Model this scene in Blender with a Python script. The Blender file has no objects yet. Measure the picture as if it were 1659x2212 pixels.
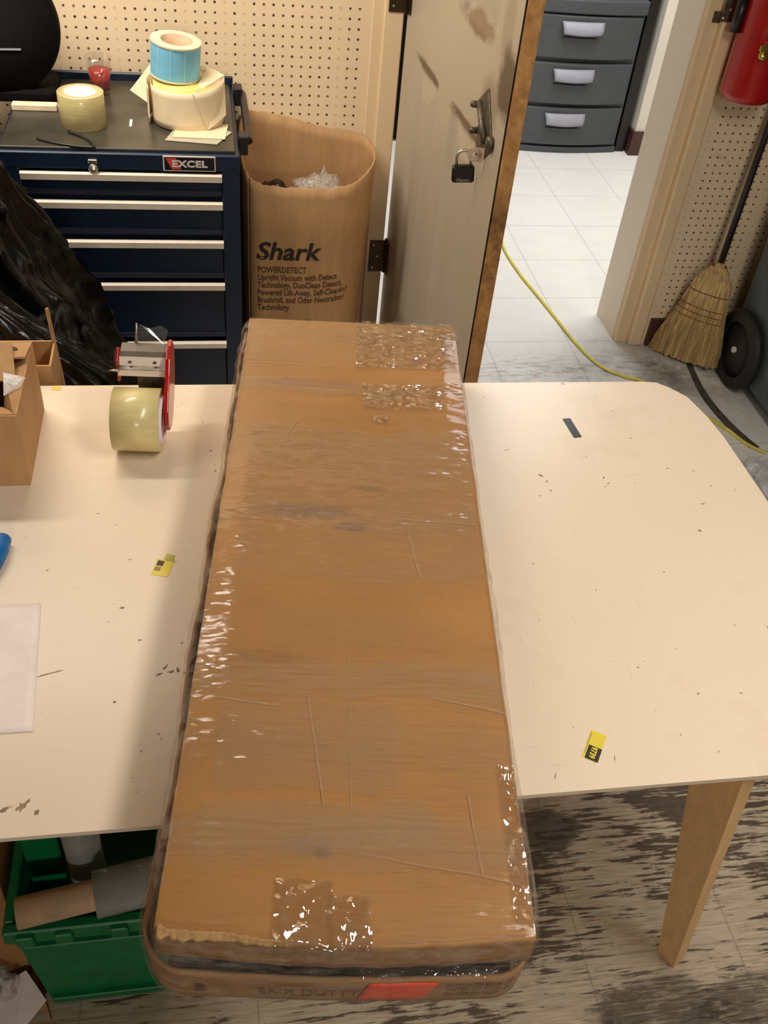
import bpy, math, random
from mathutils import Vector, Matrix, noise as mnoise
random.seed(7)
S = 0.0254            # everything below is written in inches, floor at z = 0
sc = bpy.context.scene
COL = sc.collection
R = math.radians

# ------------------------------------------------------------------ camera
cam = bpy.data.cameras.new('camera'); camo = bpy.data.objects.new('camera', cam); COL.objects.link(camo)
cam.sensor_fit = 'HORIZONTAL'; cam.sensor_width = 36.0; cam.lens = 2088.263 * 36 / 1659
cam.clip_start = 0.02; cam.clip_end = 60
rx, ry, rz = 0.841797225, 0.113241314, -0.225431826
camo.matrix_world = (Matrix.Translation(Vector((-4.386294, -109.277595, 28.620181 + 42.3)) * S)
                     @ Matrix.Rotation(rz, 4, 'Z') @ Matrix.Rotation(rx, 4, 'X') @ Matrix.Rotation(ry, 4, 'Z'))
sc.camera = camo

# ------------------------------------------------------------------ world, lights, exposure
w = bpy.data.worlds.new('world'); sc.world = w; w.use_nodes = True
w.node_tree.nodes['Background'].inputs[0].default_value = (1.0, 0.85, 0.68, 1)
w.node_tree.nodes['Background'].inputs[1].default_value = 0.12
sc.view_settings.view_transform = 'Standard'; sc.view_settings.look = 'None'
sc.view_settings.gamma = 1; sc.view_settings.use_curve_mapping = False
sc.view_settings.exposure = 0.0

def area_light(name, loc, sx, sy, power, color, rot=(0, 0, 0)):
    l = bpy.data.lights.new(name, 'AREA'); l.shape = 'RECTANGLE'; l.size = sx * S; l.size_y = sy * S
    l.energy = power; l.color = color
    o = bpy.data.objects.new(name, l); COL.objects.link(o)
    o.location = Vector(loc) * S; o.rotation_euler = rot
    return o
WARM = (1.0, 0.93, 0.82)
COOL = (0.88, 0.94, 1.0)
area_light('ceiling_tube_light', (33, -97, 94), 14, 46, 27, WARM)
area_light('ceiling_tube_light', (-4, -236, 92), 46, 12, 38, WARM, (R(48), 0, 0))
area_light('ceiling_tube_light', (-34, -28, 93), 46, 12, 50, WARM, (R(38), 0, 0))
area_light('back_room_light', (56, 38, 94), 40, 46, 40, COOL)
area_light('back_room_light', (90, 40, 94), 10, 46, 14, (1.0, 0.88, 0.74))

# ------------------------------------------------------------------ material helpers
def nmat(name):
    m = bpy.data.materials.new(name); m.use_nodes = True
    nt = m.node_tree; b = nt.nodes['Principled BSDF']
    return m, nt, b
def lin(c):
    return tuple(((v / 255) / 12.92 if v / 255 <= 0.04045 else ((v / 255 + 0.055) / 1.055) ** 2.4) for v in c) + (1,)
class N:
    """tiny node helper"""
    def __init__(s, nt): s.nt = nt
    def new(s, t, **k):
        n = s.nt.nodes.new(t)
        for a, v in k.items(): setattr(n, a, v)
        return n
    def link(s, a, b): s.nt.links.new(a, b)
    def coord(s, scale=(1, 1, 1), rot=(0, 0, 0), loc=(0, 0, 0)):
        tc = s.new('ShaderNodeTexCoord'); mp = s.new('ShaderNodeMapping')
        mp.inputs['Scale'].default_value = scale; mp.inputs['Rotation'].default_value = rot; mp.inputs['Location'].default_value = loc
        s.link(tc.outputs['Object'], mp.inputs['Vector']); return mp.outputs[0]
    def noise(s, vec, scale=5, detail=4, rough=0.55, dist=0.0):
        n = s.new('ShaderNodeTexNoise'); n.inputs['Scale'].default_value = scale; n.inputs['Detail'].default_value = detail
        n.inputs['Roughness'].default_value = rough; n.inputs['Distortion'].default_value = dist
        s.link(vec, n.inputs['Vector']); return n.outputs['Fac']
    def ramp(s, f, stops):
        r = s.new('ShaderNodeValToRGB'); e = r.color_ramp.elements
        while len(e) < len(stops): e.new(0.5)
        for x, (p, c) in zip(e, stops):
            x.position = p; x.color = c if len(c) == 4 else tuple(c) + (1,)
        s.link(f, r.inputs[0]); return r.outputs[0]
    def fr(s, f, a, b):
        return s.ramp(f, [(a, (0, 0, 0, 1)), (b, (1, 1, 1, 1))])
    def mix(s, f, a, b, mode='MIX'):
        n = s.new('ShaderNodeMix', data_type='RGBA', blend_type=mode)
        for sock, v in ((n.inputs[0], f), (n.inputs[6], a), (n.inputs[7], b)):
            if isinstance(v, (int, float)): sock.default_value = v
            elif isinstance(v, tuple): sock.default_value = v
            else: s.link(v, sock)
        return n.outputs[2]
    def math(s, op, a, b=None, c=None):
        n = s.new('ShaderNodeMath', operation=op)
        for i, v in enumerate((a, b, c)):
            if v is None: continue
            if isinstance(v, (int, float)): n.inputs[i].default_value = v
            else: s.link(v, n.inputs[i])
        return n.outputs[0]
    def bump(s, h, strength, dist, bsdf):
        n = s.new('ShaderNodeBump'); n.inputs['Strength'].default_value = strength; n.inputs['Distance'].default_value = dist
        s.link(h, n.inputs['Height']); s.link(n.outputs[0], bsdf.inputs['Normal']); return n
    def sep(s, vec):
        n = s.new('ShaderNodeSeparateXYZ'); s.link(vec, n.inputs[0]); return n.outputs

def simple(name, rgb, rough=0.5, metal=0.0, var=0.12, scale=25, bump=0.0, bscale=60, spec=0.5, coat=0.0, stretch=(1, 1, 1)):
    m, nt, b = nmat(name); n = N(nt); v = n.coord(stretch)
    c = lin(rgb); dk = tuple(x * (1 - var * 2) for x in c[:3]) + (1,); lt = tuple(min(1, x * (1 + var)) for x in c[:3]) + (1,)
    f = n.noise(v, scale); n.link(n.ramp(f, [(0.3, dk), (0.7, lt)]), b.inputs['Base Color'])
    b.inputs['Roughness'].default_value = rough; b.inputs['Metallic'].default_value = metal
    b.inputs['Specular IOR Level'].default_value = spec; b.inputs['Coat Weight'].default_value = coat
    if bump: n.bump(n.noise(v, bscale, 3), bump, 0.002, b)
    return m

def wall_mat(name, rgb):
    m, nt, b = nmat(name); n = N(nt); v = n.coord()
    c = lin(rgb); d = tuple(x * 0.80 for x in c[:3]) + (1,)
    base = n.mix(n.noise(v, 3, 5), d, c)
    sm = n.fr(n.noise(n.coord((6, 6, 14)), 2.2, 6, 0.7), 0.66, 0.80)
    base = n.mix(n.math('MULTIPLY', sm, 0.45), base, tuple(x * 0.35 for x in c[:3]) + (1,))
    n.link(base, b.inputs['Base Color']); b.inputs['Roughness'].default_value = 0.55
    n.bump(n.noise(v, 90, 3), 0.12, 0.001, b)
    return m

def pegboard_mat(name, rgb, ox, oz, xmin, xmax, zmin, zmax):
    """1 inch hole grid; some columns of holes are filled with paint"""
    m, nt, b = nmat(name); n = N(nt); v = n.coord()
    tc = n.coord((1 / S, 1 / S, 1 / S)); X, Y_, Z = n.sep(tc)
    u = n.math('ADD', X, -ox + 0.5 + 1000); q = n.math('ADD', Z, -oz + 0.5 + 1000)
    fu = n.math('SUBTRACT', n.math('FRACT', u), 0.5); fq = n.math('SUBTRACT', n.math('FRACT', q), 0.5)
    d = n.math('SQRT', n.math('ADD', n.math('MULTIPLY', fu, fu), n.math('MULTIPLY', fq, fq)))
    hole = n.math('LESS_THAN', d, 0.135)
    # edges of the drilled field
    hole = n.math('MULTIPLY', hole, n.math('LESS_THAN', X, xmax)); hole = n.math('MULTIPLY', hole, n.math('GREATER_THAN', X, xmin))
    hole = n.math('MULTIPLY', hole, n.math('LESS_THAN', Z, zmax)); hole = n.math('MULTIPLY', hole, n.math('GREATER_THAN', Z, zmin))
    comb = n.new('ShaderNodeCombineXYZ'); n.link(n.math('FLOOR', u), comb.inputs[0]); comb.inputs[1].default_value = 3.3
    wn = n.new('ShaderNodeTexWhiteNoise'); n.link(comb.outputs[0], wn.inputs[0])
    filled = n.math('GREATER_THAN', wn.outputs[0], 0.86)
    comb2 = n.new('ShaderNodeCombineXYZ'); n.link(n.math('FLOOR', u), comb2.inputs[0]); n.link(n.math('FLOOR', q), comb2.inputs[1])
    wn2 = n.new('ShaderNodeTexWhiteNoise'); n.link(comb2.outputs[0], wn2.inputs[0])
    dark = n.math('SUBTRACT', 1.0, n.math('MULTIPLY', filled, 0.75))
    dark = n.math('MULTIPLY', dark, n.math('ADD', 0.8, n.math('MULTIPLY', wn2.outputs[0], 0.2)))
    c = lin(rgb); base = n.mix(n.noise(v, 3, 5), tuple(x * 0.86 for x in c[:3]) + (1,), c)
    sm = n.fr(n.noise(n.coord((3, 3, 9)), 2.6, 6, 0.7), 0.62, 0.80)
    base = n.mix(n.math('MULTIPLY', sm, 0.4), base, tuple(x * 0.4 for x in c[:3]) + (1,))
    f = n.math('MULTIPLY', hole, dark)
    n.link(n.mix(f, base, lin((62, 38, 20))), b.inputs['Base Color'])
    b.inputs['Roughness'].default_value = 0.5
    n.bump(n.math('MULTIPLY', hole, -1.0), 0.7, 0.002, b)
    return m

def cardboard(name, rgb, streak=(3, 40, 3), bump=0.15):
    m, nt, b = nmat(name); n = N(nt); v = n.coord()
    c = lin(rgb); d = tuple(x * 0.74 for x in c[:3]) + (1,); l = tuple(min(1, x * 1.12) for x in c[:3]) + (1,)
    f = n.noise(n.coord(streak), 4, 5, 0.6); g = n.noise(v, 2.2, 4)
    base = n.mix(0.5, n.ramp(f, [(0.3, d), (0.7, l)]), n.ramp(g, [(0.35, d), (0.65, l)]))
    n.link(base, b.inputs['Base Color']); b.inputs['Roughness'].default_value = 0.72
    b.inputs['Specular IOR Level'].default_value = 0.25
    n.bump(n.noise(n.coord(tuple(x * 4 for x in streak)), 6, 3), bump, 0.001, b)
    return m

def wood(name, rgb, axis=2):
    st = [38, 38, 38]; st[axis] = 2.0
    m, nt, b = nmat(name); n = N(nt)
    c = lin(rgb); f = n.noise(n.coord(tuple(st)), 2.0, 6, 0.6, 0.4)
    n.link(n.ramp(f, [(0.3, tuple(x * 0.86 for x in c[:3])), (0.7, tuple(min(1, x * 1.05) for x in c[:3]))]), b.inputs['Base Color'])
    b.inputs['Roughness'].default_value = 0.5; return m

def facets(n, vec, scale, amp):
    """normals of crumpled film: small flat facets, each tilted its own way"""
    vo = n.new('ShaderNodeTexVoronoi'); vo.inputs['Scale'].default_value = scale; n.link(vec, vo.inputs['Vector'])
    a = n.new('ShaderNodeVectorMath', operation='SUBTRACT'); n.link(vo.outputs['Color'], a.inputs[0]); a.inputs[1].default_value = (0.5, 0.5, 0.5)
    b_ = n.new('ShaderNodeVectorMath', operation='SCALE'); n.link(a.outputs[0], b_.inputs[0])
    if isinstance(amp, (int, float)): b_.inputs['Scale'].default_value = amp
    else: n.link(amp, b_.inputs['Scale'])
    g = n.new('ShaderNodeNewGeometry'); c = n.new('ShaderNodeVectorMath', operation='ADD'); n.link(g.outputs['Normal'], c.inputs[0]); n.link(b_.outputs[0], c.inputs[1])
    d = n.new('ShaderNodeVectorMath', operation='NORMALIZE'); n.link(c.outputs[0], d.inputs[0]); return d.outputs[0]
def film_mat(name, amount=0.12, diffuse=0.10, bstr=0.5, bscale=(5, 30, 5), rough=0.12, tint=(0.80, 0.75, 0.68, 1), crinkle=60, facet=0.0, fscale=100):
    m, nt, b = nmat(name); n = N(nt)
    nt.nodes.remove(b); out = nt.nodes['Material Output']
    tr = n.new('ShaderNodeBsdfTransparent'); gl = n.new('ShaderNodeBsdfGlossy'); df = n.new('ShaderNodeBsdfDiffuse')
    tr.inputs[0].default_value = (0.97, 0.96, 0.94, 1)
    gl.inputs['Roughness'].default_value = rough; df.inputs[0].default_value = tint
    a = n.noise(n.coord(bscale), 3.0, 5, 0.65, 0.3)
    c = n.noise(n.coord(), crinkle, 4, 0.6, 0.6)
    h = n.math('ADD', a, n.math('MULTIPLY', c, 0.35))
    bp = n.new('ShaderNodeBump'); bp.inputs['Strength'].default_value = bstr; bp.inputs['Distance'].default_value = 0.006
    n.link(h, bp.inputs['Height']); n.link(facets(n, n.coord(), fscale, facet) if facet else bp.outputs[0], gl.inputs['Normal']); n.link(bp.outputs[0], df.inputs['Normal'])
    milky = n.math('ADD', n.math('MULTIPLY', n.fr(a, 0.45, 0.75), diffuse * 2.2), diffuse * 0.4)
    m1 = n.new('ShaderNodeMixShader'); n.link(milky, m1.inputs[0]); n.link(tr.outputs[0], m1.inputs[1]); n.link(df.outputs[0], m1.inputs[2])
    m2 = n.new('ShaderNodeMixShader'); m2.inputs[0].default_value = amount
    n.link(m1.outputs[0], m2.inputs[1]); n.link(gl.outputs[0], m2.inputs[2]); n.link(m2.outputs[0], out.inputs['Surface'])
    return m

M = {}
M['wall'] = wall_mat('cream_wall_paint', (225, 196, 158))
M['trim'] = wall_mat('cream_trim_paint', (238, 210, 170))
M['jamb'] = wall_mat('grey_white_jamb_paint', (246, 232, 214))
M['white_wall'] = wall_mat('white_wall_paint', (236, 228, 214))
M['shop_wall'] = wall_mat('low_bounce_wall_paint', (120, 104, 86))  # unseen walls and ceiling, coloured dark to cut bounced light
M['peg'] = pegboard_mat('pegboard_cream', (240, 214, 176), 0.0, 42.3, -80, 12.5, 4, 200)
M['peg_right'] = pegboard_mat('pegboard_tan', (238, 214, 180), 56.2, 19.0, 55.7, 200, 4.4, 37.6)
def door_mat():
    m, nt, b = nmat('dirty_door_paint'); n = N(nt); v = n.coord(); X, Y, Z = n.sep(n.coord((1 / S, 1 / S, 1 / S)))
    c = lin((184, 171, 149)); base = n.mix(n.noise(v, 3, 5), tuple(x * 0.85 for x in c[:3]) + (1,), c)
    nn = n.math('MULTIPLY', n.math('SUBTRACT', n.noise(v, 14, 5, 0.65), 0.5), 1.1)
    for (d0, z0, rd, rz_, k, col) in ((9.8, 39.5, 5.2, 1.0, 0.85, (104, 74, 48)), (23.4, 39.4, 4.8, 1.0, 0.7, (112, 80, 54)), (23.5, 47.9, 5.6, 1.1, 0.8, (110, 82, 58)),
                                     (32.6, 45.8, 2.6, 3.2, 0.85, (70, 50, 34)), (29.5, 43.6, 3.0, 2.4, 0.4, (110, 84, 60)), (31.0, 49.5, 1.6, 3.5, 0.3, (120, 90, 66))):
        a = n.math('DIVIDE', n.math('ADD', Y, d0), rd); q = n.math('DIVIDE', n.math('SUBTRACT', Z, z0 - 0.5), rz_)
        d = n.math('ADD', n.math('SQRT', n.math('ADD', n.math('MULTIPLY', a, a), n.math('MULTIPLY', q, q))), nn)
        base = n.mix(n.math('MULTIPLY', n.math('SUBTRACT', 1.0, n.fr(d, 0.6, 1.1)), k), base, lin(col))
    n.link(base, b.inputs['Base Color']); b.inputs['Roughness'].default_value = 0.42
    n.bump(n.noise(v, 70, 3), 0.1, 0.001, b); return m
M['door'] = door_mat()
M['brown_base'] = simple('brown_vinyl_base', (74, 44, 34), 0.45)
M['oak'] = wood('orange_door_edge_wood', (196, 146, 86))
def edge_mat():
    m, nt, b = nmat('grimy_wood_edge'); n = N(nt); v = n.coord(); X, Y, Z = n.sep(n.coord((1 / S, 1 / S, 1 / S)))
    f = n.noise(n.coord((14, 14, 9), (0.5, 0, 0)), 3.0, 6, 0.7, 0.6)
    base = n.ramp(f, [(0.3, lin((150, 104, 56))), (0.7, lin((206, 156, 96)))])
    band = n.math('SUBTRACT', 1.0, n.fr(n.math('DIVIDE', n.math('ABSOLUTE', n.math('SUBTRACT', Z, 32)), 6.0), 0.5, 1.2))
    base = n.mix(n.math('MULTIPLY', band, n.math('MULTIPLY', n.fr(n.noise(v, 18, 5, 0.7), 0.38, 0.58), 0.75)), base, lin((88, 56, 28)))
    n.link(base, b.inputs['Base Color']); b.inputs['Roughness'].default_value = 0.5; return m
M['oak'] = edge_mat()
M['leg_wood'] = wood('light_leg_wood', (250, 204, 144))
M['dark_gap'] = simple('dark_seam', (38, 26, 16), 0.8)
M['hinge'] = simple('dark_bronze_metal', (70, 55, 42), 0.4, 0.8, bump=0.1)
M['steel'] = simple('bright_steel', (200, 190, 175), 0.28, 0.9)
M['guard'] = simple('dull_grey_steel', (112, 102, 90), 0.5, 0.3)
M['white_plate'] = simple('pale_enamelled_plate', (232, 218, 200), 0.4, 0.1, var=0.04)
M['old_steel'] = simple('worn_steel', (112, 102, 88), 0.45, 0.6, var=0.3, scale=60)
M['black_plastic'] = simple('black_plastic', (22, 20, 20), 0.35)
M['blue_metal'] = simple('navy_painted_metal', (5, 27, 50), 0.4, 0.0, var=0.1)
M['blue_dark'] = simple('navy_drawer_lip', (28, 34, 52), 0.5)
M['chest_top'] = simple('dark_rubber_top', (72, 68, 58), 0.28, 0.2, bump=0.05, var=0.2, scale=8)
M['aluminium'] = simple('drawer_pull_aluminium', (240, 226, 206), 0.45, 0.1, var=0.04)
M['grey_plastic'] = simple('charcoal_plastic', (72, 76, 80), 0.5, bump=0.3, bscale=220, var=0.05)
M['pull_grey'] = simple('light_grey_plastic', (150, 150, 162), 0.45, var=0.04)
M['red_paint'] = simple('red_enamel', (172, 14, 16), 0.25, coat=0.4, var=0.06)
M['brass'] = simple('brass', (214, 180, 100), 0.3, 0.9)
M['straw'] = simple('broom_straw', (200, 168, 112), 0.7, var=0.3, scale=3, stretch=(60, 60, 2))
M['stitch'] = simple('red_brown_stitching', (130, 74, 44), 0.8)
M['handle_black'] = simple('black_painted_handle', (34, 28, 24), 0.4)
M['bin'] = simple('slate_blue_plastic', (88, 98, 102), 0.5, bump=0.2, bscale=160)
M['rubber'] = simple('black_rubber', (24, 26, 24), 0.6)
M['hub'] = simple('hub_white', (200, 200, 190), 0.5)
M['cord'] = simple('yellow_cord_jacket', (226, 212, 92), 0.4, var=0.08)
M['strap'] = simple('dark_floor_strip', (84, 76, 68), 0.8, var=0.3, scale=40)
M['card'] = cardboard('brown_cardboard', (188, 132, 72), (3, 26, 3))
M['card_box'] = cardboard('tan_cardboard', (192, 150, 104), (10, 10, 2))
M['card_in'] = cardboard('cardboard_inside', (168, 124, 76), (10, 10, 2))
M['card_tray'] = cardboard('cardboard_tray', (176, 132, 86), (3, 26, 3))
M['card_torn'] = cardboard('torn_cardboard_liner', (186, 146, 98), (12, 12, 12), 0.5)
M['card_shade'] = simple('painted_gap_shade', (46, 28, 16), 0.9)  # dark brown stands in for shade in the gap between lid and tray
def card_long_mat():
    m, nt, b = nmat('long_box_cardboard'); n = N(nt); v = n.coord()
    X, Y, Z = n.sep(n.coord((1 / S, 1 / S, 1 / S)))
    base = n.mix(n.noise(v, 5, 5, 0.6), lin((152, 108, 58)), lin((174, 126, 70)))
    base = n.mix(n.math('MULTIPLY', n.fr(n.noise(n.coord((1, 2.5, 1), (0, 0, 0), (3, 1, 0)), 3.2, 4), 0.45, 0.7), 0.5), base, lin((184, 131, 67)))
    ln = n.fr(n.noise(n.coord((2.5, 70, 1)), 6, 4, 0.6), 0.5, 0.72)
    ms = n.fr(n.noise(n.coord((1, 1, 1), (0, 0, 0), (7, 2, 0)), 4.5, 3), 0.42, 0.6)
    base = n.mix(n.math('MULTIPLY', n.math('MULTIPLY', ln, ms), 0.34), base, lin((112, 80, 52)))
    for (cx, cy, rx, ry, col, k) in ((-2.2, 22.4, 3.0, 0.8, (104, 76, 72), 0.55), (0.0, 21.3, 1.2, 0.5, (90, 80, 72), 0.5), (1.0, 24.5, 1.4, 0.35, (116, 80, 50), 0.5),
                                     (-3.2, 34.3, 4.0, 0.55, (140, 96, 76), 0.5), (-1.5, 3.3, 1.4, 0.55, (146, 110, 90), 0.6), (-4.2, 12.5, 2.4, 0.5, (122, 84, 50), 0.3), (-1.0, 3.0, 0.5, 0.25, (96, 72, 56), 0.6)):
        a = n.math('DIVIDE', n.math('SUBTRACT', X, cx), rx); c_ = n.math('DIVIDE', n.math('SUBTRACT', Y, cy), ry)
        d = n.math('SQRT', n.math('ADD', n.math('MULTIPLY', a, a), n.math('MULTIPLY', c_, c_)))
        d = n.math('ADD', d, n.math('MULTIPLY', n.math('SUBTRACT', n.noise(v, 22, 4), 0.5), 0.9))
        base = n.mix(n.math('MULTIPLY', n.math('SUBTRACT', 1.0, n.fr(d, 0.5, 1.05)), k), base, lin(col))
    n.link(base, b.inputs['Base Color']); b.inputs['Roughness'].default_value = 0.6
    n.bump(n.noise(n.coord((3, 60, 3)), 6, 3), 0.12, 0.001, b)
    return m
M['card'] = card_long_mat()
M['ink'] = simple('black_print_ink', (42, 28, 20), 0.7)
M['ink_grey'] = simple('faded_print_ink', (92, 64, 42), 0.8)
M['ink_pale'] = simple('pale_faded_ink', (112, 80, 52), 0.8)
def wrap_mat():
    m, nt, b = nmat('stretch_film'); n = N(nt); nt.nodes.remove(b); out = nt.nodes['Material Output']
    X, Y, Z = n.sep(n.coord((1 / S, 1 / S, 1 / S)))
    tr = n.new('ShaderNodeBsdfTransparent'); gl = n.new('ShaderNodeBsdfGlossy'); df = n.new('ShaderNodeBsdfDiffuse')
    tr.inputs[0].default_value = (0.98, 0.97, 0.96, 1); gl.inputs['Roughness'].default_value = 0.10; df.inputs[0].default_value = lin((186, 164, 136))
    st = n.noise(n.coord((2.2, 30, 2), (0, 0, R(-2))), 5, 5, 0.62, 0.25)
    wig = n.math('MULTIPLY', n.math('SUBTRACT', n.noise(n.coord((3, 0.5, 1)), 3, 3), 0.5), 3.2)
    yy = n.math('ADD', Y, wig); milk = 0.0
    for c, h, k in ((34.0, 0.9, 0.30), (22.2, 1.0, 0.20), (11.2, 1.5, 0.42), (3.6, 1.3, 0.40), (8.0, 1.8, 0.16), (27.5, 2.8, 0.10), (40.3, 1.6, 0.16), (17.5, 1.0, 0.10)):
        d = n.math('DIVIDE', n.math('ABSOLUTE', n.math('SUBTRACT', yy, c)), h)
        g = n.math('MULTIPLY', n.math('SUBTRACT', 1.0, n.fr(d, 0.4, 1.25)), k * 0.62); milk = n.math('MAXIMUM', milk, g)
    # zones where a second layer of film dulls the cardboard
    zone = 0.0
    for (u0, u1, v0, v1, k) in ((-5.9, 6.9, 17.6, 30.0, 0.13), (-5.6, 2.2, 5.4, 10.0, 0.14), (-6.9, 6.9, 36.4, 42.0, 0.10), (-4.0, 5.0, 13.0, 15.6, 0.05), (-6.0, 3.4, 2.0, 5.0, 0.10)):
        dx = n.math('DIVIDE', n.math('ABSOLUTE', n.math('SUBTRACT', X, (u0 + u1) / 2)), (u1 - u0) / 2); dy = n.math('DIVIDE', n.math('ABSOLUTE', n.math('SUBTRACT', yy, (v0 + v1) / 2)), (v1 - v0) / 2)
        zone = n.math('MAXIMUM', zone, n.math('MULTIPLY', n.math('SUBTRACT', 1.0, n.fr(n.math('MAXIMUM', dx, dy), 0.95, 1.03)), k))
    milk = n.math('MULTIPLY', milk, n.math('ADD', 0.35, n.math('MULTIPLY', n.fr(st, 0.32, 0.62), 0.75)))
    milk = n.math('ADD', milk, zone)
    thin = n.fr(n.math('ABSOLUTE', n.math('SUBTRACT', st, 0.5)), 0.0, 0.018)
    milk = n.math('ADD', milk, n.math('MULTIPLY', n.math('SUBTRACT', 1.0, thin), 0.10))
    # long creases in the film
    for (x0, y0, x1, y1, k) in ((-1.8, 10.3, -0.95, 5.0, 0.5), (0.0, 12.5, 0.13, 4.8, 0.28), (4.8, 5.7, 5.1, 2.2, 0.4), (3.0, 21.2, 3.5, 17.8, 0.45), (-3.2, 30.4, -4.2, 27.4, 0.4), (-6.8, 10.2, -3.0, 9.7, 0.55), (3.6, 10.4, 6.9, 9.8, 0.5), (2.6, 22.1, 6.8, 22.0, 0.5), (-6.9, 36.3, 0.0, 36.2, 0.30), (-6.4, 33.9, 6.6, 32.9, 0.34), (0.4, 3.0, 6.6, 1.9, 0.4)):
        L = math.hypot(x1 - x0, y1 - y0); ux, uy = (x1 - x0) / L, (y1 - y0) / L
        px = n.math('SUBTRACT', X, x0); py = n.math('SUBTRACT', Y, y0)
        al = n.math('ADD', n.math('MULTIPLY', px, ux), n.math('MULTIPLY', py, uy)); pe = n.math('ADD', n.math('MULTIPLY', px, -uy), n.math('MULTIPLY', py, ux))
        pe = n.math('ADD', pe, n.math('MULTIPLY', n.math('SUBTRACT', n.noise(n.coord(), 12, 2), 0.5), 0.25))
        g = n.math('MULTIPLY', n.math('LESS_THAN', n.math('ABSOLUTE', pe), 0.03), n.math('MULTIPLY', n.math('GREATER_THAN', al, 0.0), n.math('LESS_THAN', al, L)))
        milk = n.math('MAXIMUM', milk, n.math('MULTIPLY', g, k))
    bp = n.new('ShaderNodeBump'); bp.inputs['Strength'].default_value = 0.55; bp.inputs['Distance'].default_value = 0.005
    n.link(n.math('ADD', st, n.math('MULTIPLY', n.noise(n.coord((1, 2, 1)), 60, 4), 0.5)), bp.inputs['Height'])
    n.link(facets(n, n.coord((1, 3.2, 1)), 95, n.math('ADD', 0.05, n.math('MULTIPLY', milk, 0.55))), gl.inputs['Normal']); n.link(bp.outputs[0], df.inputs['Normal'])
    m1 = n.new('ShaderNodeMixShader'); n.link(milk, m1.inputs[0]); n.link(tr.outputs[0], m1.inputs[1]); n.link(df.outputs[0], m1.inputs[2])
    m2 = n.new('ShaderNodeMixShader'); n.link(n.math('ADD', 0.03, n.math('MULTIPLY', milk, 0.12)), m2.inputs[0])
    n.link(m1.outputs[0], m2.inputs[1]); n.link(gl.outputs[0], m2.inputs[2]); n.link(m2.outputs[0], out.inputs['Surface'])
    return m
M['film'] = wrap_mat()
M['film_side'] = film_mat('stretch_film_bunched', 0.09, 0.13, 0.8, (9, 9, 34), 0.07, (0.70, 0.60, 0.52, 1), crinkle=22, facet=0.6, fscale=70)
M['tape_clear'] = film_mat('clear_packing_tape', 0.15, 0.03, 0.6, (30, 30, 30), 0.05, crinkle=60, facet=0.62, fscale=150)
M['film_edge'] = film_mat('crinkled_film_edge', 0.13, 0.02, 0.6, (30, 30, 30), 0.10, crinkle=60, facet=0.95, fscale=170)
M['poly'] = film_mat('clear_poly_bag', 0.10, 0.30, 0.9, (18, 18, 18), 0.15, (0.85, 0.86, 0.9, 1), crinkle=50)
M['wraproll'] = simple('stretch_film_roll', (150, 152, 146), 0.22, var=0.15, scale=12, bump=0.3, coat=0.6)
M['poly_roll'] = simple('shiny_film_roll', (176, 186, 184), 0.2, var=0.2, scale=9, bump=0.4, coat=0.7)
M['black_bag'] = simple('black_bin_liner', (10, 9, 8), 0.24, bump=0.5, bscale=40, var=0.2)
M['green'] = simple('green_tote_plastic', (8, 118, 66), 0.45, bump=0.2, bscale=90, var=0.12)
M['kraft_core'] = simple('kraft_paper_core', (206, 174, 138), 0.75)
M['paper'] = simple('white_paper', (246, 232, 228), 0.7, var=0.04)
M['label_white'] = simple('blank_label_stock', (236, 216, 180), 0.5, var=0.04)
M['label_yellow_liner'] = simple('yellow_release_liner', (226, 214, 120), 0.45, var=0.05)
M['label_blue'] = simple('blue_labels', (126, 200, 232), 0.45, var=0.06)
M['label_gap'] = simple('pale_blue_liner', (176, 214, 226), 0.5, var=0.03)
M['waxy'] = simple('greyish_release_paper', (186, 180, 158), 0.4, var=0.05)
M['tape_tan'] = simple('clear_tape_roll_side', (196, 180, 124), 0.25, var=0.08, stretch=(1, 1, 12), coat=0.3)
M['tape_face'] = simple('clear_tape_roll_face', (222, 206, 146), 0.30, var=0.05, stretch=(1, 1, 6), coat=0.25)
M['core_white'] = simple('white_tape_core', (238, 224, 228), 0.6, var=0.03)
M['glass_red'] = simple('red_candle_wax', (176, 20, 14), 0.3, var=0.1)
M['sticker_yellow'] = simple('yellow_sticker', (226, 206, 60), 0.45, var=0.05)
M['sticker_black'] = simple('sticker_black', (48, 38, 22), 0.5)
M['badge_black'] = simple('badge_black', (20, 16, 16), 0.3)
M['badge_red'] = simple('badge_red', (214, 70, 54), 0.35)
M['badge_white'] = simple('badge_silver', (222, 214, 204), 0.35, 0.2)
M['tool_blue'] = simple('bright_blue_plastic', (8, 100, 168), 0.35, var=0.2)
M['charcoal'] = simple('near_black_plastic', (9, 7, 6), 0.85, bump=0.2, bscale=120, spec=0.15)
M['bubble'] = film_mat('bubble_wrap', 0.12, 0.30, 1.0, (30, 30, 30), 0.12, (0.9, 0.86, 0.8, 1), crinkle=80)
def glass_mat():
    m, nt, b = nmat('clear_glass'); b.inputs['Transmission Weight'].default_value = 1.0; b.inputs['Roughness'].default_value = 0.05
    b.inputs['IOR'].default_value = 1.2; return m
M['glass'] = film_mat('clear_glass', 0.10, 0.05, 0.0, (1, 1, 1), 0.05, (0.8, 0.8, 0.8, 1))

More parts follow.
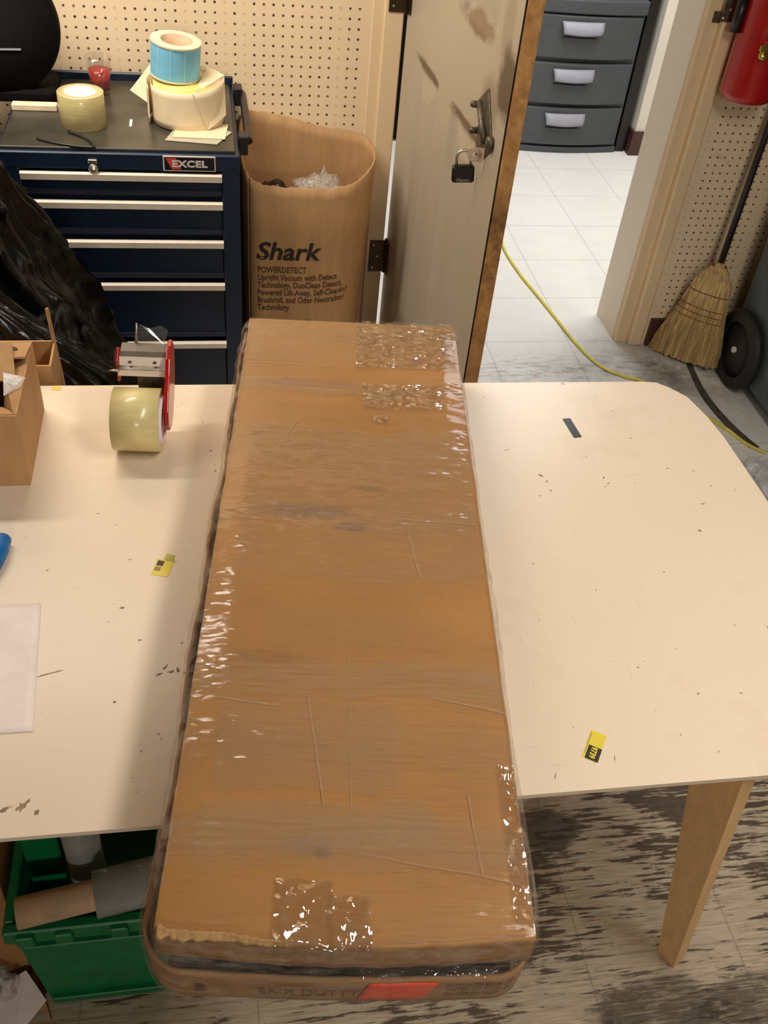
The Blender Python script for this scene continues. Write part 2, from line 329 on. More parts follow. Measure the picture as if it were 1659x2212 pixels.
def floor_mat():
    """off-white 12 inch tiles: grey streaks, worn through to dark along the tile grain near the table"""
    m, nt, b = nmat('worn_vinyl_tile'); n = N(nt); v = n.coord()
    P = n.coord((1 / S, 1 / S, 1 / S)); X, Y, Z = n.sep(P)
    fx = n.math('FRACT', n.math('DIVIDE', n.math('ADD', X, 1200 - 20.9), 12.0)); fy = n.math('FRACT', n.math('DIVIDE', n.math('ADD', Y, 1200 - 2.35), 12.0))
    ex = n.math('MINIMUM', fx, n.math('SUBTRACT', 1.0, fx)); ey = n.math('MINIMUM', fy, n.math('SUBTRACT', 1.0, fy))
    seam = n.math('LESS_THAN', n.math('MINIMUM', ex, ey), 0.0065)
    streak = n.noise(n.coord((1.3, 13, 1), (0, 0, R(2.5))), 7.5, 8, 0.66, 0.2)
    streak2 = n.noise(n.coord((2.4, 34, 1), (0, 0, R(3))), 6, 6, 0.7, 0.3)
    blot = n.noise(v, 3.6, 5, 0.6)
    cl = n.noise(v, 9, 5, 0.62)
    # wear is heaviest where people stand, on the near side of the table
    mr = n.new('ShaderNodeMapRange'); n.link(Y, mr.inputs['Value'])
    mr.inputs['From Min'].default_value = -64; mr.inputs['From Max'].default_value = -30
    mr.inputs['To Min'].default_value = 1.0; mr.inputs['To Max'].default_value = 0.0
    wear = mr.outputs[0]
    light = n.mix(n.noise(n.coord((1.5, 3, 1)), 5, 5), lin((222, 220, 216)), lin((238, 235, 230)))
    near = n.mix(n.fr(streak2, 0.35, 0.65), lin((156, 141, 119)), lin((204, 189, 166)))
    near = n.mix(n.math('MULTIPLY', n.fr(cl, 0.45, 0.62), 0.5), near, lin((190, 175, 156)))
    col = n.mix(wear, light, near)
    # dark streaks
    s = n.math('ADD', streak, n.math('MULTIPLY', n.math('SUBTRACT', blot, 0.5), 0.7))
    s = n.math('ADD', s, n.math('MULTIPLY', n.math('SUBTRACT', cl, 0.5), 0.35))
    dmask = n.math('MULTIPLY', n.fr(s, 0.515, 0.565), wear)
    col = n.mix(n.math('MULTIPLY', dmask, 0.86), col, lin((58, 45, 33)))
    # grime around the doorway
    gx = n.math('DIVIDE', n.math('SUBTRACT', X, 56), 16); gy = n.math('DIVIDE', n.math('ADD', Y, 6), 13)
    gd = n.math('SQRT', n.math('ADD', n.math('MULTIPLY', gx, gx), n.math('MULTIPLY', gy, gy)))
    g = n.math('MULTIPLY', n.math('MAXIMUM', n.math('SUBTRACT', 1.25, gd), 0.0), n.fr(n.noise(v, 6, 7, 0.7), 0.34, 0.70))
    col = n.mix(n.math('MINIMUM', n.math('MULTIPLY', g, 0.85), 0.8), col, lin((92, 86, 84)))
    gy2 = n.math('ABSOLUTE', n.math('ADD', Y, 4.5)); g2 = n.math('MAXIMUM', n.math('SUBTRACT', 1.0, n.math('DIVIDE', gy2, 5.0)), 0.0)
    col = n.mix(n.math('MULTIPLY', g2, n.math('MULTIPLY', n.fr(n.noise(n.coord((2, 7, 1)), 8, 7, 0.75), 0.48, 0.66), 0.8)), col, lin((84, 78, 74)))
    fine = n.fr(n.noise(n.coord((3, 9, 1)), 22, 5, 0.7), 0.70, 0.78)
    col = n.mix(n.math('MULTIPLY', fine, 0.45), col, lin((110, 100, 92)))
    spk = n.fr(n.noise(n.coord((2.2, 3.5, 1), (0, 0, R(8)), (2, 5, 0)), 30, 3, 0.6), 0.69, 0.735)
    col = n.mix(n.math('MULTIPLY', spk, 0.6), col, lin((120, 112, 108)))
    # two worn-through patches
    for (px_, py_, rx_, ry_) in ((20.5, -71.0, 3.6, 2.0), (25.0, -87.0, 6.0, 4.2), (36.0, -86, 9, 2.4), (1.0, -101, 9, 2)):
        a = n.math('DIVIDE', n.math('SUBTRACT', X, px_), rx_); c_ = n.math('DIVIDE', n.math('SUBTRACT', Y, py_), ry_)
        dd = n.math('SQRT', n.math('ADD', n.math('MULTIPLY', a, a), n.math('MULTIPLY', c_, c_)))
        dd = n.math('ADD', dd, n.math('MULTIPLY', n.math('SUBTRACT', streak, 0.5), 1.6))
        k = n.math('SUBTRACT', 1.0, n.fr(dd, 0.82, 0.95))
        col = n.mix(n.math('MULTIPLY', k, n.math('ADD', 0.18, n.math('MULTIPLY', n.fr(n.math('ADD', streak2, n.math('MULTIPLY', cl, 0.6)), 0.68, 0.78), 0.62))), col, lin((62, 54, 46)))
    col = n.mix(n.math('MULTIPLY', seam, 0.32), col, lin((104, 96, 90)))
    n.link(col, b.inputs['Base Color']); b.inputs['Roughness'].default_value = 0.42
    b.inputs['Specular IOR Level'].default_value = 0.35
    return m
M['floor'] = floor_mat()

def table_mat():
    m, nt, b = nmat('cream_painted_tabletop'); n = N(nt); v = n.coord()
    c = n.mix(n.noise(v, 2.5, 4), lin((222, 203, 178)), lin((232, 216, 196)))
    c = n.mix(n.math('MULTIPLY', n.fr(n.noise(v, 5, 6, 0.7), 0.55, 0.8), 0.35), c, lin((190, 158, 120)))
    sp = n.fr(n.noise(v, 42, 3, 0.5), 0.735, 0.765)
    c = n.mix(n.math('MULTIPLY', sp, 0.75), c, lin((110, 86, 66)))
    sc1 = n.noise(n.coord((3, 60, 3), (0, 0, 0.6)), 6, 3, 0.5); sc2 = n.noise(n.coord((50, 4, 3), (0, 0, 0.3)), 6, 3, 0.5)
    c = n.mix(n.math('MULTIPLY', n.fr(sc1, 0.70, 0.74), 0.2), c, lin((160, 130, 100)))
    c = n.mix(n.math('MULTIPLY', n.fr(sc2, 0.71, 0.75), 0.2), c, lin((160, 130, 100)))
    n.link(c, b.inputs['Base Color']); b.inputs['Roughness'].default_value = 0.33
    n.bump(n.noise(v, 25, 4), 0.05, 0.001, b)
    return m
M['table'] = table_mat()

# ------------------------------------------------------------------ geometry helpers
class MB:
    def __init__(s): s.v = []; s.f = []; s.smooth = []
    def add(s, vs, fs, smooth=False):
        o = len(s.v); s.v += [Vector(a) for a in vs]; s.f += [[i + o for i in f] for f in fs]; s.smooth += [smooth] * len(fs); return s
    def box(s, x0, x1, y0, y1, z0, z1, T=None, bev=0.0):
        if bev:
            b = bev
            vs = []; idx = {}
            # chamfered box: 24 verts
            def V(p):
                idx_ = len(vs); vs.append(Vector(p)); return idx_
            c = [[x0, x1], [y0, y1], [z0, z1]]; sg = [1, -1]
            vid = {}
            for i in (0, 1):
                for j in (0, 1):
                    for k in (0, 1):
                        p = [c[0][i], c[1][j], c[2][k]]
                        for ax in range(3):
                            q = list(p)
                            for a2, ii in ((0, i), (1, j), (2, k)):
                                if a2 != ax: q[a2] += sg[ii] * b
                            vid[(i, j, k, ax)] = V(q)
            fs = []
            for ax in range(3):
                o1, o2 = [a for a in range(3) if a != ax]
                for side in (0, 1):
                    loop = []
                    for a, c_ in ((0, 0), (1, 0), (1, 1), (0, 1)):
                        t = [0, 0, 0]; t[ax] = side; t[o1] = a; t[o2] = c_
                        loop.append(vid[(t[0], t[1], t[2], ax)])
                    fs.append(loop)
            for ax in range(3):           # edges along ax
                o1, o2 = [a for a in range(3) if a != ax]
                for a in (0, 1):
                    for c_ in (0, 1):
                        q = []
                        for e, fa in ((0, o1), (0, o2), (1, o2), (1, o1)):
                            t = [0, 0, 0]; t[ax] = e; t[o1] = a; t[o2] = c_
                            q.append(vid[(t[0], t[1], t[2], fa)])
                        fs.append(q)
            for i in (0, 1):
                for j in (0, 1):
                    for k in (0, 1): fs.append([vid[(i, j, k, 0)], vid[(i, j, k, 1)], vid[(i, j, k, 2)]])
        else:
            vs = [Vector((x, y, z)) for z in (z0, z1) for y in (y0, y1) for x in (x0, x1)]
            fs = [[0, 2, 3, 1], [4, 5, 7, 6], [0, 1, 5, 4], [2, 6, 7, 3], [0, 4, 6, 2], [1, 3, 7, 5]]
        if T: vs = [T @ q for q in vs]
        return s.add(vs, fs)
    def prism(s, poly, z0, z1, T=None, top=None):
        n = len(poly); top = top or poly
        vs = [Vector((x, y, z0)) for x, y in poly] + [Vector((x, y, z1)) for x, y in top]
        fs = [list(range(n))[::-1], list(range(n, 2 * n))] + [[i, (i + 1) % n, n + (i + 1) % n, n + i] for i in range(n)]
        if T: vs = [T @ q for q in vs]
        return s.add(vs, fs)
    def lathe(s, prof, seg=32, T=None, smooth=True, cap=True):
        vs = []; fs = []
        for r, z in prof:
            for i in range(seg):
                a = 2 * math.pi * i / seg; vs.append(Vector((r * math.cos(a), r * math.sin(a), z)))
        for j in range(len(prof) - 1):
            for i in range(seg):
                k = (i + 1) % seg; fs.append([j * seg + i, j * seg + k, (j + 1) * seg + k, (j + 1) * seg + i])
        if T: vs = [T @ q for q in vs]
        s.add(vs, fs, smooth)
        if cap:
            o = len(s.v) - len(vs); 
            if prof[0] != prof[-1]:
                s.f.append([o + i for i in range(seg)][::-1]); s.smooth.append(False)
                s.f.append([o + (len(prof) - 1) * seg + i for i in range(seg)]); s.smooth.append(False)
        return s
    def tube(s, pts, r, seg=10, cap=True):
        pts = [Vector(p) for p in pts]; rs = r if isinstance(r, (list, tuple)) else [r] * len(pts)
        vs = []; up = Vector((0, 0, 1)); prev = None
        for i, p in enumerate(pts):
            t = (pts[min(i + 1, len(pts) - 1)] - pts[max(i - 1, 0)]).normalized()
            a = prev if prev is not None else (Vector((1, 0, 0)) if abs(t.dot(up)) > 0.9 else up)
            x = (a - t * a.dot(t)).normalized(); prev = x; y = t.cross(x)
            for k in range(seg):
                an = 2 * math.pi * k / seg; vs.append(p + (x * math.cos(an) + y * math.sin(an)) * rs[i])
        fs = [[j * seg + k, j * seg + (k + 1) % seg, (j + 1) * seg + (k + 1) % seg, (j + 1) * seg + k] for j in range(len(pts) - 1) for k in range(seg)]
        o = len(s.v); s.add(vs, fs, True)
        if cap:
            s.f.append([o + k for k in range(seg)][::-1]); s.smooth.append(False)
            s.f.append([o + (len(pts) - 1) * seg + k for k in range(seg)]); s.smooth.append(False)
        return s
    def grid(s, fn, nu, nv, smooth=True, thick=None):
        vs = [Vector(fn(i / nu, j / nv)) for j in range(nv + 1) for i in range(nu + 1)]
        fs = [[j * (nu + 1) + i, j * (nu + 1) + i + 1, (j + 1) * (nu + 1) + i + 1, (j + 1) * (nu + 1) + i] for j in range(nv) for i in range(nu)]
        return s.add(vs, fs, smooth)
    def build(s, name, mat, parent=None, mods=None, origin=None):
        me = bpy.data.meshes.new(name)
        if parent is not None:
            base = parent_world(parent)
        elif origin is not None: base = Matrix.Translation(Vector(origin))
        elif origin is None and s.v:
            xs = [q.x for q in s.v]; ys = [q.y for q in s.v]; zs = [q.z for q in s.v]
            base = Matrix.Translation(Vector(((min(xs) + max(xs)) / 2, (min(ys) + max(ys)) / 2, min(zs))))
        inv = base.inverted()
        me.from_pydata([tuple((inv @ q) * S) for q in s.v], [], s.f); me.update()
        me.polygons.foreach_set('use_smooth', s.smooth); me.materials.append(mat)
        o = bpy.data.objects.new(name, me); COL.objects.link(o)
        WORLD[o.name] = base
        if parent is not None: o.parent = parent
        else: o.location = base.translation * S
        if mods: mods(o)
        return o
WORLD = {}
def parent_world(p): return WORLD[p.name]
def solid(t):
    def f(o):
        m = o.modifiers.new('solid', 'SOLIDIFY'); m.thickness = t * S; m.offset = 0
    return f
def bevel(wd, seg=2):
    def f(o):
        m = o.modifiers.new('bevel', 'BEVEL'); m.width = wd * S; m.segments = seg; m.limit_method = 'ANGLE'; m.angle_limit = R(35)
    return f
def thing(name, label, cat, loc, rotz=0.0, group=None):
    o = bpy.data.objects.new(name, None); COL.objects.link(o); o.empty_display_size = 0.05
    o.location = Vector(loc) * S; o.rotation_euler = (0, 0, rotz)
    o['label'] = label; o['category'] = cat
    if group: o['group'] = group
    WORLD[o.name] = Matrix.Translation(Vector(loc)) @ Matrix.Rotation(rotz, 4, 'Z')
    return o
def tag(o, label, cat, group=None, kind=None):
    o['label'] = label; o['category'] = cat
    if group: o['group'] = group
    if kind: o['kind'] = kind
    return o
def struct(o, label=None):
    o['kind'] = 'structure'
    if label: o['label'] = label
    return o
def at(x, y, z, rx=0, ry=0, rz=0):
    return Matrix.Translation(Vector((x, y, z))) @ Matrix.Rotation(rz, 4, 'Z') @ Matrix.Rotation(ry, 4, 'Y') @ Matrix.Rotation(rx, 4, 'X')
def nz(x, y=0, z=0, s=1.0): return mnoise.noise(Vector((x * s, y * s, z * s)))
def text_mb(body, size, T, ext=0.02, shear=0.0, bold=0.0, align='LEFT', spacing=1.0, xs=1.0, warp=None):
    cu = bpy.data.curves.new('t', 'FONT'); cu.body = body; cu.size = size; cu.extrude = ext; cu.shear = shear; cu.offset = bold
    cu.align_x = align; cu.space_character = spacing; cu.resolution_u = 3
    o = bpy.data.objects.new('t', cu); COL.objects.link(o)
    dg = bpy.context.evaluated_depsgraph_get(); me = bpy.data.meshes.new_from_object(o.evaluated_get(dg))
    mb = MB(); vs = []
    for q in me.vertices:
        p = Vector((q.co.x * xs, q.co.y, q.co.z))
        if warp: p = Vector(warp(p))
        vs.append(T @ p)
    mb.add(vs, [list(p.vertices) for p in me.polygons])
    bpy.data.objects.remove(o); bpy.data.curves.remove(cu); bpy.data.meshes.remove(me)
    return mb

# ================================================================== SETTING
O0 = (0, 0, 0)
struct(MB().box(-90, 140, -265, 150, -1, 0).build('floor', M['floor'], origin=O0))
struct(MB().box(-90, 140, -265, 3, 96, 97).build('ceiling', M['shop_wall'], origin=O0))
struct(MB().box(-90, 140, 3, 150, 96, 97).build('ceiling_far', M['white_wall'], origin=O0))
struct(MB().box(-80, 14.6, 0, 4.5, 0, 96).build('wall_back', M['peg'], origin=O0))
struct(MB().box(55.2, 110, 1.5, 6.0, 0, 96).build('wall_back_right', M['peg_right'], origin=O0))
struct(MB().box(14.6, 55.2, 1.0, 5.5, 82, 96).build('wall_back_top', M['wall'], origin=O0))
struct(MB().box(-81, -80, -260, 4, 0, 96).build('wall_left', M['shop_wall'], origin=O0))
struct(MB().box(110, 111, -260, 4, 0, 96).build('wall_right', M['shop_wall'], origin=O0))
struct(MB().box(-80, 110, -261, -260, 0, 96).build('wall_front', M['shop_wall'], origin=O0))
# back room
struct(MB().box(78.0, 140, 70, 140, 0, 96).build('wall_far_right', M['white_wall'], origin=O0))
struct(MB().box(-40, 78, 96, 98, 0, 96).build('wall_far', M['white_wall'], origin=O0))
struct(MB().box(-41, -40, 6, 98, 0, 96).build('wall_far_left', M['white_wall'], origin=O0))
struct(MB().box(77.5, 78.0, 69.5, 95, 0, 4.6).box(78.01, 130, 69.5, 69.99, 0, 4.6).build('baseboard_far', M['brown_base'], origin=O0))
struct(MB().box(55.9, 110, 0.9, 1.5, 0, 4.2).build('baseboard_right', M['brown_base'], origin=O0))
# hinge-side casing
struct(MB().box(13.3, 14.6, -0.35, 0, 0, 84, bev=0.1).box(14.5, 16.6, -0.8, 5, 0, 84, bev=0.12).build('trim_1', M['trim'], origin=O0))
# strike-side jamb (deep white face), stop and casing
mj = MB().box(51.6, 53.4, 3.1, 9.8, 0, 84)
struct(mj.build('trim_2', M['jamb'], origin=O0))
struct(MB().box(51.75, 53.5, 2.0, 3.1, 0, 84, bev=0.08).box(53.45, 55.3, 1.0, 2.2, 0, 84, bev=0.2).build('trim_3', M['trim'], origin=O0))
struct(MB().box(53.4, 78, 9.0, 9.8, 0, 96).build('wall_far_near', M['white_wall'], origin=O0))

# ------------------------------------------------------------------ door leaf (open towards the camera)
th = R(86.5); du = Vector((math.cos(th), -math.sin(th), 0)); dn = Vector((-math.sin(th), -math.cos(th), 0))
H0 = Vector((17.05, -0.35, 0)); DW = 34.0
def dp(d, z, off=0.0): return H0 + du * d + dn * off + Vector((0, 0, z))
door = thing('door_1', 'open beige six panel door with a bare wood edge and a padlock', 'door', (17.05, -0.35, 0.5))
door['kind'] = 'structure'; del door['category']
panels = [(5.0, 14.2, 8.5, 40.0), (19.2, 28.8, 8.5, 40.0), (5.0, 14.2, 47.6, 70), (19.2, 28.8, 47.6, 70)]
def door_h(d, z):
    h = 0.0
    for a, b_, c, e in panels:
        q = min(d - a, b_ - d, z - c, e - z)
        if q > 0:
            if q < 1.0: h = -0.42 * (q / 1.0)
            elif q < 1.3: h = -0.42
            elif q < 3.4: h = -0.42 + 0.26 * (q - 1.3) / 2.1
            else: h = -0.16
    return h
nd, nzv = 110, 250
mb = MB().grid(lambda u, v: dp(0.0 + u * (DW - 0.1), 0.6 + v * 79, door_h(u * (DW - 0.1), 0.6 + v * 79)), nd, nzv, smooth=False)
mb.build('door_face', M['door'], door)
mb = MB(); T = Matrix(((du.x, -dn.x, 0, H0.x), (du.y, -dn.y, 0, H0.y), (0, 0, 1, 0), (0, 0, 0, 1)))
mb.box(0, DW - 0.35, 0.5, 1.5, 0.6, 79.6, T).build('door_core', M['door'], door)
MB().box(DW - 0.35, DW - 0.2, 0.02, 0.25, 0.6, 79.6, T).build('edge_seam', M['dark_gap'], door)
mb = MB().box(DW - 0.3, DW, 0.16, 1.5, 0.6, 79.6, T, bev=0.04); mb.build('wood_edge', M['oak'], door)
for z in (14.6, 44.5, 73):
    hg = MB().box(14.9, 16.7, -0.92, -0.8, z - 2.1, z + 2.1, bev=0.05)
    hg.lathe([(0.3, z - 2.2), (0.3, z + 2.2)], 12, at(17.0, -0.75, 0))
    hg.box(0.1, 1.5, -0.16, -0.02, z - 2.1, z + 2.1, T, bev=0.03)
    hh = hg.build('door_hinge', M['hinge'], door)
    for dx, dz in ((15.4, 1.5), (15.9, 0), (15.4, -1.5)): MB().lathe([(0.16, 0), (0.1, 0.07)], 10, at(dx, -0.92, z + dz, R(90))).build('screw', M['steel'], hh)
# bolt and hasp plates on the face of the door
def on_door(d, z, off=0.0): return T @ Vector((d, -off, z))
TD = lambda d, z, off=0.0, rot=0.0: Matrix.Translation(on_door(d, z, off)) @ Matrix(((du.x, -dn.x, 0, 0), (du.y, -dn.y, 0, 0), (0, 0, 1, 0), (0, 0, 0, 1))) @ Matrix.Rotation(rot, 4, 'Y')
latch = thing('slide_bolt', 'old grey metal slide bolt and hasp plate screwed to the open door', 'latch', tuple(on_door(29.5, 39.5)))
pl = MB().box(-1.3, 1.3, -0.14, 0, -2.6, 2.4, TD(29.4, 41.8, 0, R(-38)), bev=0.05)
pl.box(-0.8, 1.0, -0.14, 0, -1.6, 1.0, TD(28.6, 40.2, 0, R(-10)), bev=0.05)
pl.build('plate', M['old_steel'], latch)
MB().tube([on_door(27.6, 42.9, 0.3), on_door(30.6, 40.6, 0.35)], 0.28, 10).build('bolt', M['old_steel'], latch)
for d_, z_, r_, h_ in ((31.6, 41.0, 0.5, 0.55), (27.6, 42.7, 0.28, 1.0), (27.6, 40.5, 0.28, 0.8)):
    MB().lathe([(0.0, 0.0), (r_, 0.0), (r_, h_ * 0.85), (r_ * 0.6, h_), (0, h_)], 20, TD(d_, z_) @ Matrix.Rotation(R(90), 4, 'X')).build('screw_head', M['old_steel'], latch)
# hasp eye (bent tab with hole)
ey = MB()
seg = 20; T2 = Matrix.Translation(on_door(30.3, 39.5, 0.95)) @ Matrix.Rotation(R(-8), 4, 'Z') @ Matrix.Rotation(R(90), 4, 'X')
ey.lathe([(0.22, 0), (0.62, 0), (0.62, 0.1), (0.22, 0.1), (0.22, 0)], 24, T2, smooth=False, cap=False)
ey.box(0.25, 0.8, -0.6, 0.62, 0, 0.1, T2)
ey.build('hasp_eye', M['steel'], latch)
lockpos = on_door(28.1, 37.0, 1.0)
lock = thing('padlock', 'small black padlock hanging from the hasp on the open door', 'padlock', tuple(lockpos - Vector((0, 0, 0.75))))
TL = Matrix.Translation(lockpos) @ Matrix.Rotation(R(-6), 4, 'Z') @ Matrix.Rotation(R(-4), 4, 'Y')
MB().box(-0.98, 0.98, -0.38, 0.38, -0.85, 0.65, TL, bev=0.16).build('lock_body', M['black_plastic'], lock)
pts = [TL @ Vector((-0.62, 0, 0.5)), TL @ Vector((-0.62, 0, 1.35))] + [TL @ Vector((-0.62 * math.cos(a), 0, 1.35 + 0.6 * math.sin(a))) for a in [R(k) for k in range(20, 161, 20)]] + [TL @ Vector((0.62, 0, 1.35)), TL @ Vector((0.62, 0, 0.5))]
MB().tube(pts, 0.13, 10).build('shackle', M['steel'], lock)
text_mb('Master', 0.42, TL @ at(-0.62, -0.40, -0.68, R(90)), 0.01, 0.25).build('printed_name', M['pull_grey'], lock)

# ================================================================== BACK ROOM
du_ = thing('plastic_drawer_unit', 'dark grey three drawer plastic storage unit standing in the back room', 'drawer unit', (64.4, 80, 0))
def bowed(x0, x1, yf, yb, z0, z1, bow, n=14):
    poly = [(x0 + (x1 - x0) * i / n, yf - bow * math.sin(math.pi * i / n)) for i in range(n + 1)] + [(x1, yb), (x0, yb)]
    return MB().prism(poly, z0, z1)
bowed(53.6, 75.0, 71.6, 90, 0, 26.0, 0.4).build('body', M['grey_plastic'], du_)
bowed(53.2, 75.2, 70.8, 90.4, 24.9, 27.3, 1.0).build('top_lid', M['grey_plastic'], du_, mods=bevel(0.3))
bowed(53.4, 75.1, 70.9, 90, 0, 1.1, 1.0).build('plinth', M['grey_plastic'], du_, mods=bevel(0.15))
for z0, z1 in ((17.3, 24.6), (9.2, 16.5), (1.5, 8.5)):
    dr = bowed(53.7, 74.8, 71.0, 80, z0, z1, 1.2).build('drawer', M['grey_plastic'], du_, mods=bevel(0.25))
    zc = z1 - 0.9
    po = [(58.6 + 8.4 * i / 10, 70.0 - 0.28 * math.sin(math.pi * i / 10)) for i in range(11)]
    h = MB()
    top = [(a, b_ - 0.75) for a, b_ in po]; 
    def hf(u, v, zc=zc):
        x = 59.0 + 8.0 * u + (0.35 * (0.5 - u) * 2 * v); y = 69.85 - 0.9 * math.sin(math.pi * min(max(v, 0), 1) * 0.6)
        return (x, y - 0.3 * math.sin(math.pi * u), zc - 1.9 * v + 0.2 * (v * math.cos(math.pi * (u - 0.5)) * -1))
    h.grid(hf, 12, 6)
    h.build('drawer_handle', M['pull_grey'], dr, mods=solid(0.18))
    rc = MB().lathe([(0.01, 0), (3.2, 0.0), (3.6, 0.25), (3.2, 0.4), (0.01, 0.4)], 28, Matrix.Translation(Vector((63.0, 70.2, zc - 3.0))) @ Matrix.Diagonal(Vector((1, 0.28, 1, 1))) )
    rc.build('finger_recess', M['grey_plastic'], dr)
# black board beside it
tag(MB().box(75.3, 77.2, 71.4, 92, 0, 58, bev=0.1).build('shelf_panel', M['black_plastic']), 'tall black panel between the grey drawer unit and the far white wall', 'panel')
ct = thing('storage_cabinet', 'dark cabinet in the back room glimpsed through the gap beside the door hinges', 'cabinet', (36, 84, 0))
MB().box(22, 50, 74, 94, 0.4, 50, bev=0.2).build('body', M['charcoal'], ct)
MB().box(22.4, 35.8, 73.4, 74, 1, 49.5, bev=0.1).build('cabinet_door', M['charcoal'], ct)
MB().box(36.2, 49.6, 73.4, 74, 1, 49.5, bev=0.1).build('cabinet_door', M['charcoal'], ct)

# yellow cord across the floor
def smooth_path(p, n=6):
    out = []
    for i in range(len(p) - 1):
        p0 = Vector(p[max(i - 1, 0)]); p1 = Vector(p[i]); p2 = Vector(p[i + 1]); p3 = Vector(p[min(i + 2, len(p) - 1)])
        for k in range(n):
            t = k / n
            out.append(0.5 * ((2 * p1) + (p2 - p0) * t + (2 * p0 - 5 * p1 + 4 * p2 - p3) * t * t + (3 * p1 - p0 - 3 * p2 + p3) * t ** 3))
    out.append(Vector(p[-1])); return out
cp = [(52.6, 66, .2), (50, 60, .2), (46.8, 51, .2), (44.85, 42.1, .2), (43.3, 36, .2), (42.3, 29.5, .2), (42.7, 22, .2), (43.8, 14.8, .2), (44.8, 8.2, .2), (45.7, 2, .2), (47.3, -3.9, .2), (49.9, -6.7, .2), (51.9, -7.8, .2),
      (55.2, -11.5, .2), (57.9, -15.9, .2), (59.8, -19, .2), (61.0, -21.9, .2), (62.7, -23.8, .2), (66, -25.5, .2), (72, -26, .2)]
tag(MB().tube(smooth_path(cp), 0.21, 8).build('extension_cord', M['cord']), 'yellow extension cord snaking over the floor through the doorway', 'cord')
# dark strip lying on the floor
sp = smooth_path([(61.2, -1.5, 0), (60.4, -6, 0), (59.9, -12, 0), (60.6, -18, 0), (61.9, -22.6, 0)], 5)
mb = MB(); L = []
for i, p in enumerate(sp):
    wdt = 0.35 + 0.35 * i / len(sp) + 0.05 * nz(i * 1.3); L += [Vector((p.x - wdt, p.y, 0.06)), Vector((p.x + wdt, p.y, 0.06))]
mb.add(L, [[2 * i, 2 * i + 1, 2 * i + 3, 2 * i + 2] for i in range(len(sp) - 1)])
tag(mb.build('floor_strip', M['strap'], mods=solid(0.1)), 'flat dark grey strip on the floor between the broom and the yellow cord', 'strip')

# ================================================================== TOOL CHEST
X0, X1, YF, YB = -23.0, -1.35, -19.4, -0.6
tcb = thing('tool_chest', 'navy blue steel tool chest with wide drawers against the pegboard wall', 'tool chest', (-12.2, -10, 0))
cb = MB().box(X0, X1, YF + 0.9, YB, 1.0, 33.2, bev=0.15)
cb.box(X1 - 1.7, X1 - 0.03, YF, YF + 1.2, 1.03, 33.0, bev=0.08).box(X0 + 0.03, X0 + 1.7, YF, YF + 1.2, 1.03, 33.0, bev=0.08)
cb.box(X0 - 0.02, X1 + 0.02, YF - 0.03, YB + 0.02, 32.75, 34.3, bev=0.12)
cb.build('body', M['blue_metal'], tcb)
MB().box(X0, X1, YB - 0.4, YB, 34.3, 35.3, bev=0.1).build('rear_lip', M['blue_metal'], tcb)
MB().box(X0 + 0.3, X1 - 0.4, YF + 0.5, YB - 0.4, 34.3, 34.55, bev=0.05).build('top_mat', M['chest_top'], tcb)
pulls = [32.35, 29.6, 25.6, 20.95, 14.05]
bots = [30.25, 26.3, 21.6, 14.7, 6.5]
for zt, zb_ in zip(pulls, bots):
    d = MB().box(X0 + 1.8, X1 - 1.8, YF + 0.2, YF + 1.1, zb_ + 0.05, zt - 0.12, bev=0.04).build('drawer', M['blue_metal'], tcb)
    pr = MB()
    prof = [(0, 0.1), (0.38, 0.14), (0.5, 0.0), (0.42, -0.6), (0.3, -0.62), (0.28, -0.3), (0, -0.2)]
    poly = [(X0 + 1.8, X1 - 1.8)]
    vs = [Vector((x, YF + 0.2 - a, zt + b_)) for x in (X0 + 1.75, X1 - 1.7) for a, b_ in prof]; k = len(prof)
    pr.add(vs, [list(range(k))[::-1], list(range(k, 2 * k))] + [[i, (i + 1) % k, k + (i + 1) % k, k + i] for i in range(k)])
    pr.build('drawer_pull', M['aluminium'], d)
    MB().box(X0 + 1.8, X1 - 1.8, YF + 0.05, YF + 0.22, zb_ + 0.05, zb_ + 0.55).build('bottom_lip', M['blue_dark'], d)
bd = MB().box(-8.4, -3.6, YF - 0.1, YF, 32.75, 34.2, bev=0.04).build('badge', M['badge_white'], tcb)
MB().box(-8.28, -3.72, YF - 0.13, YF - 0.09, 32.87, 34.08).build('badge_field', M['badge_black'], bd)
# red flash: a slanted wedge
tri = [(-8.15, 34.0), (-7.2, 34.0), (-6.75, 32.95), (-7.6, 32.95)]
MB().add([Vector((x, YF - 0.15, z)) for x, z in tri] + [Vector((x, YF - 0.12, z)) for x, z in tri], [[3, 2, 1, 0], [4, 5, 6, 7], [0, 1, 5, 4], [1, 2, 6, 5], [2, 3, 7, 6], [3, 0, 4, 7]]).build('red_flash', M['badge_red'], bd)
text_mb('EXCEL', 0.84, at(-7.6, YF - 0.16, 33.2, R(90)), 0.02, 0.0, 0.035, xs=1.25, spacing=1.08).build('badge_lettering', M['badge_white'], bd)
hd = MB().tube(smooth_path([(X1, -2.5, 34), (X1 + 0.6, -2.6, 34.2), (X1 + 0.9, -3.2, 34.2), (X1 + 1.0, -9, 34.2), (X1 + 1.0, -14.8, 34.2), (X1 + 0.9, -15.4, 34.2), (X1, -15.6, 34)], 4), 0.4, 10)
hd.box(X1, X1 + 0.9, -3.6, -1.9, 33.2, 35.0, bev=0.1).box(X1, X1 + 0.9, -16.6, -15, 33.2, 35.0, bev=0.1)
hd.build('side_handle', M['black_plastic'], tcb)
for cx_ in (X0 + 2, X1 - 2):
    for cy_ in (YF + 2.5, YB - 2.5):
        MB().lathe([(0.3, -0.5), (0.9, -0.5), (0.95, 0), (0.9, 0.5), (0.3, 0.5)], 18, at(cx_, cy_, 0.95, 0, R(90))).build('caster', M['rubber'], tcb)
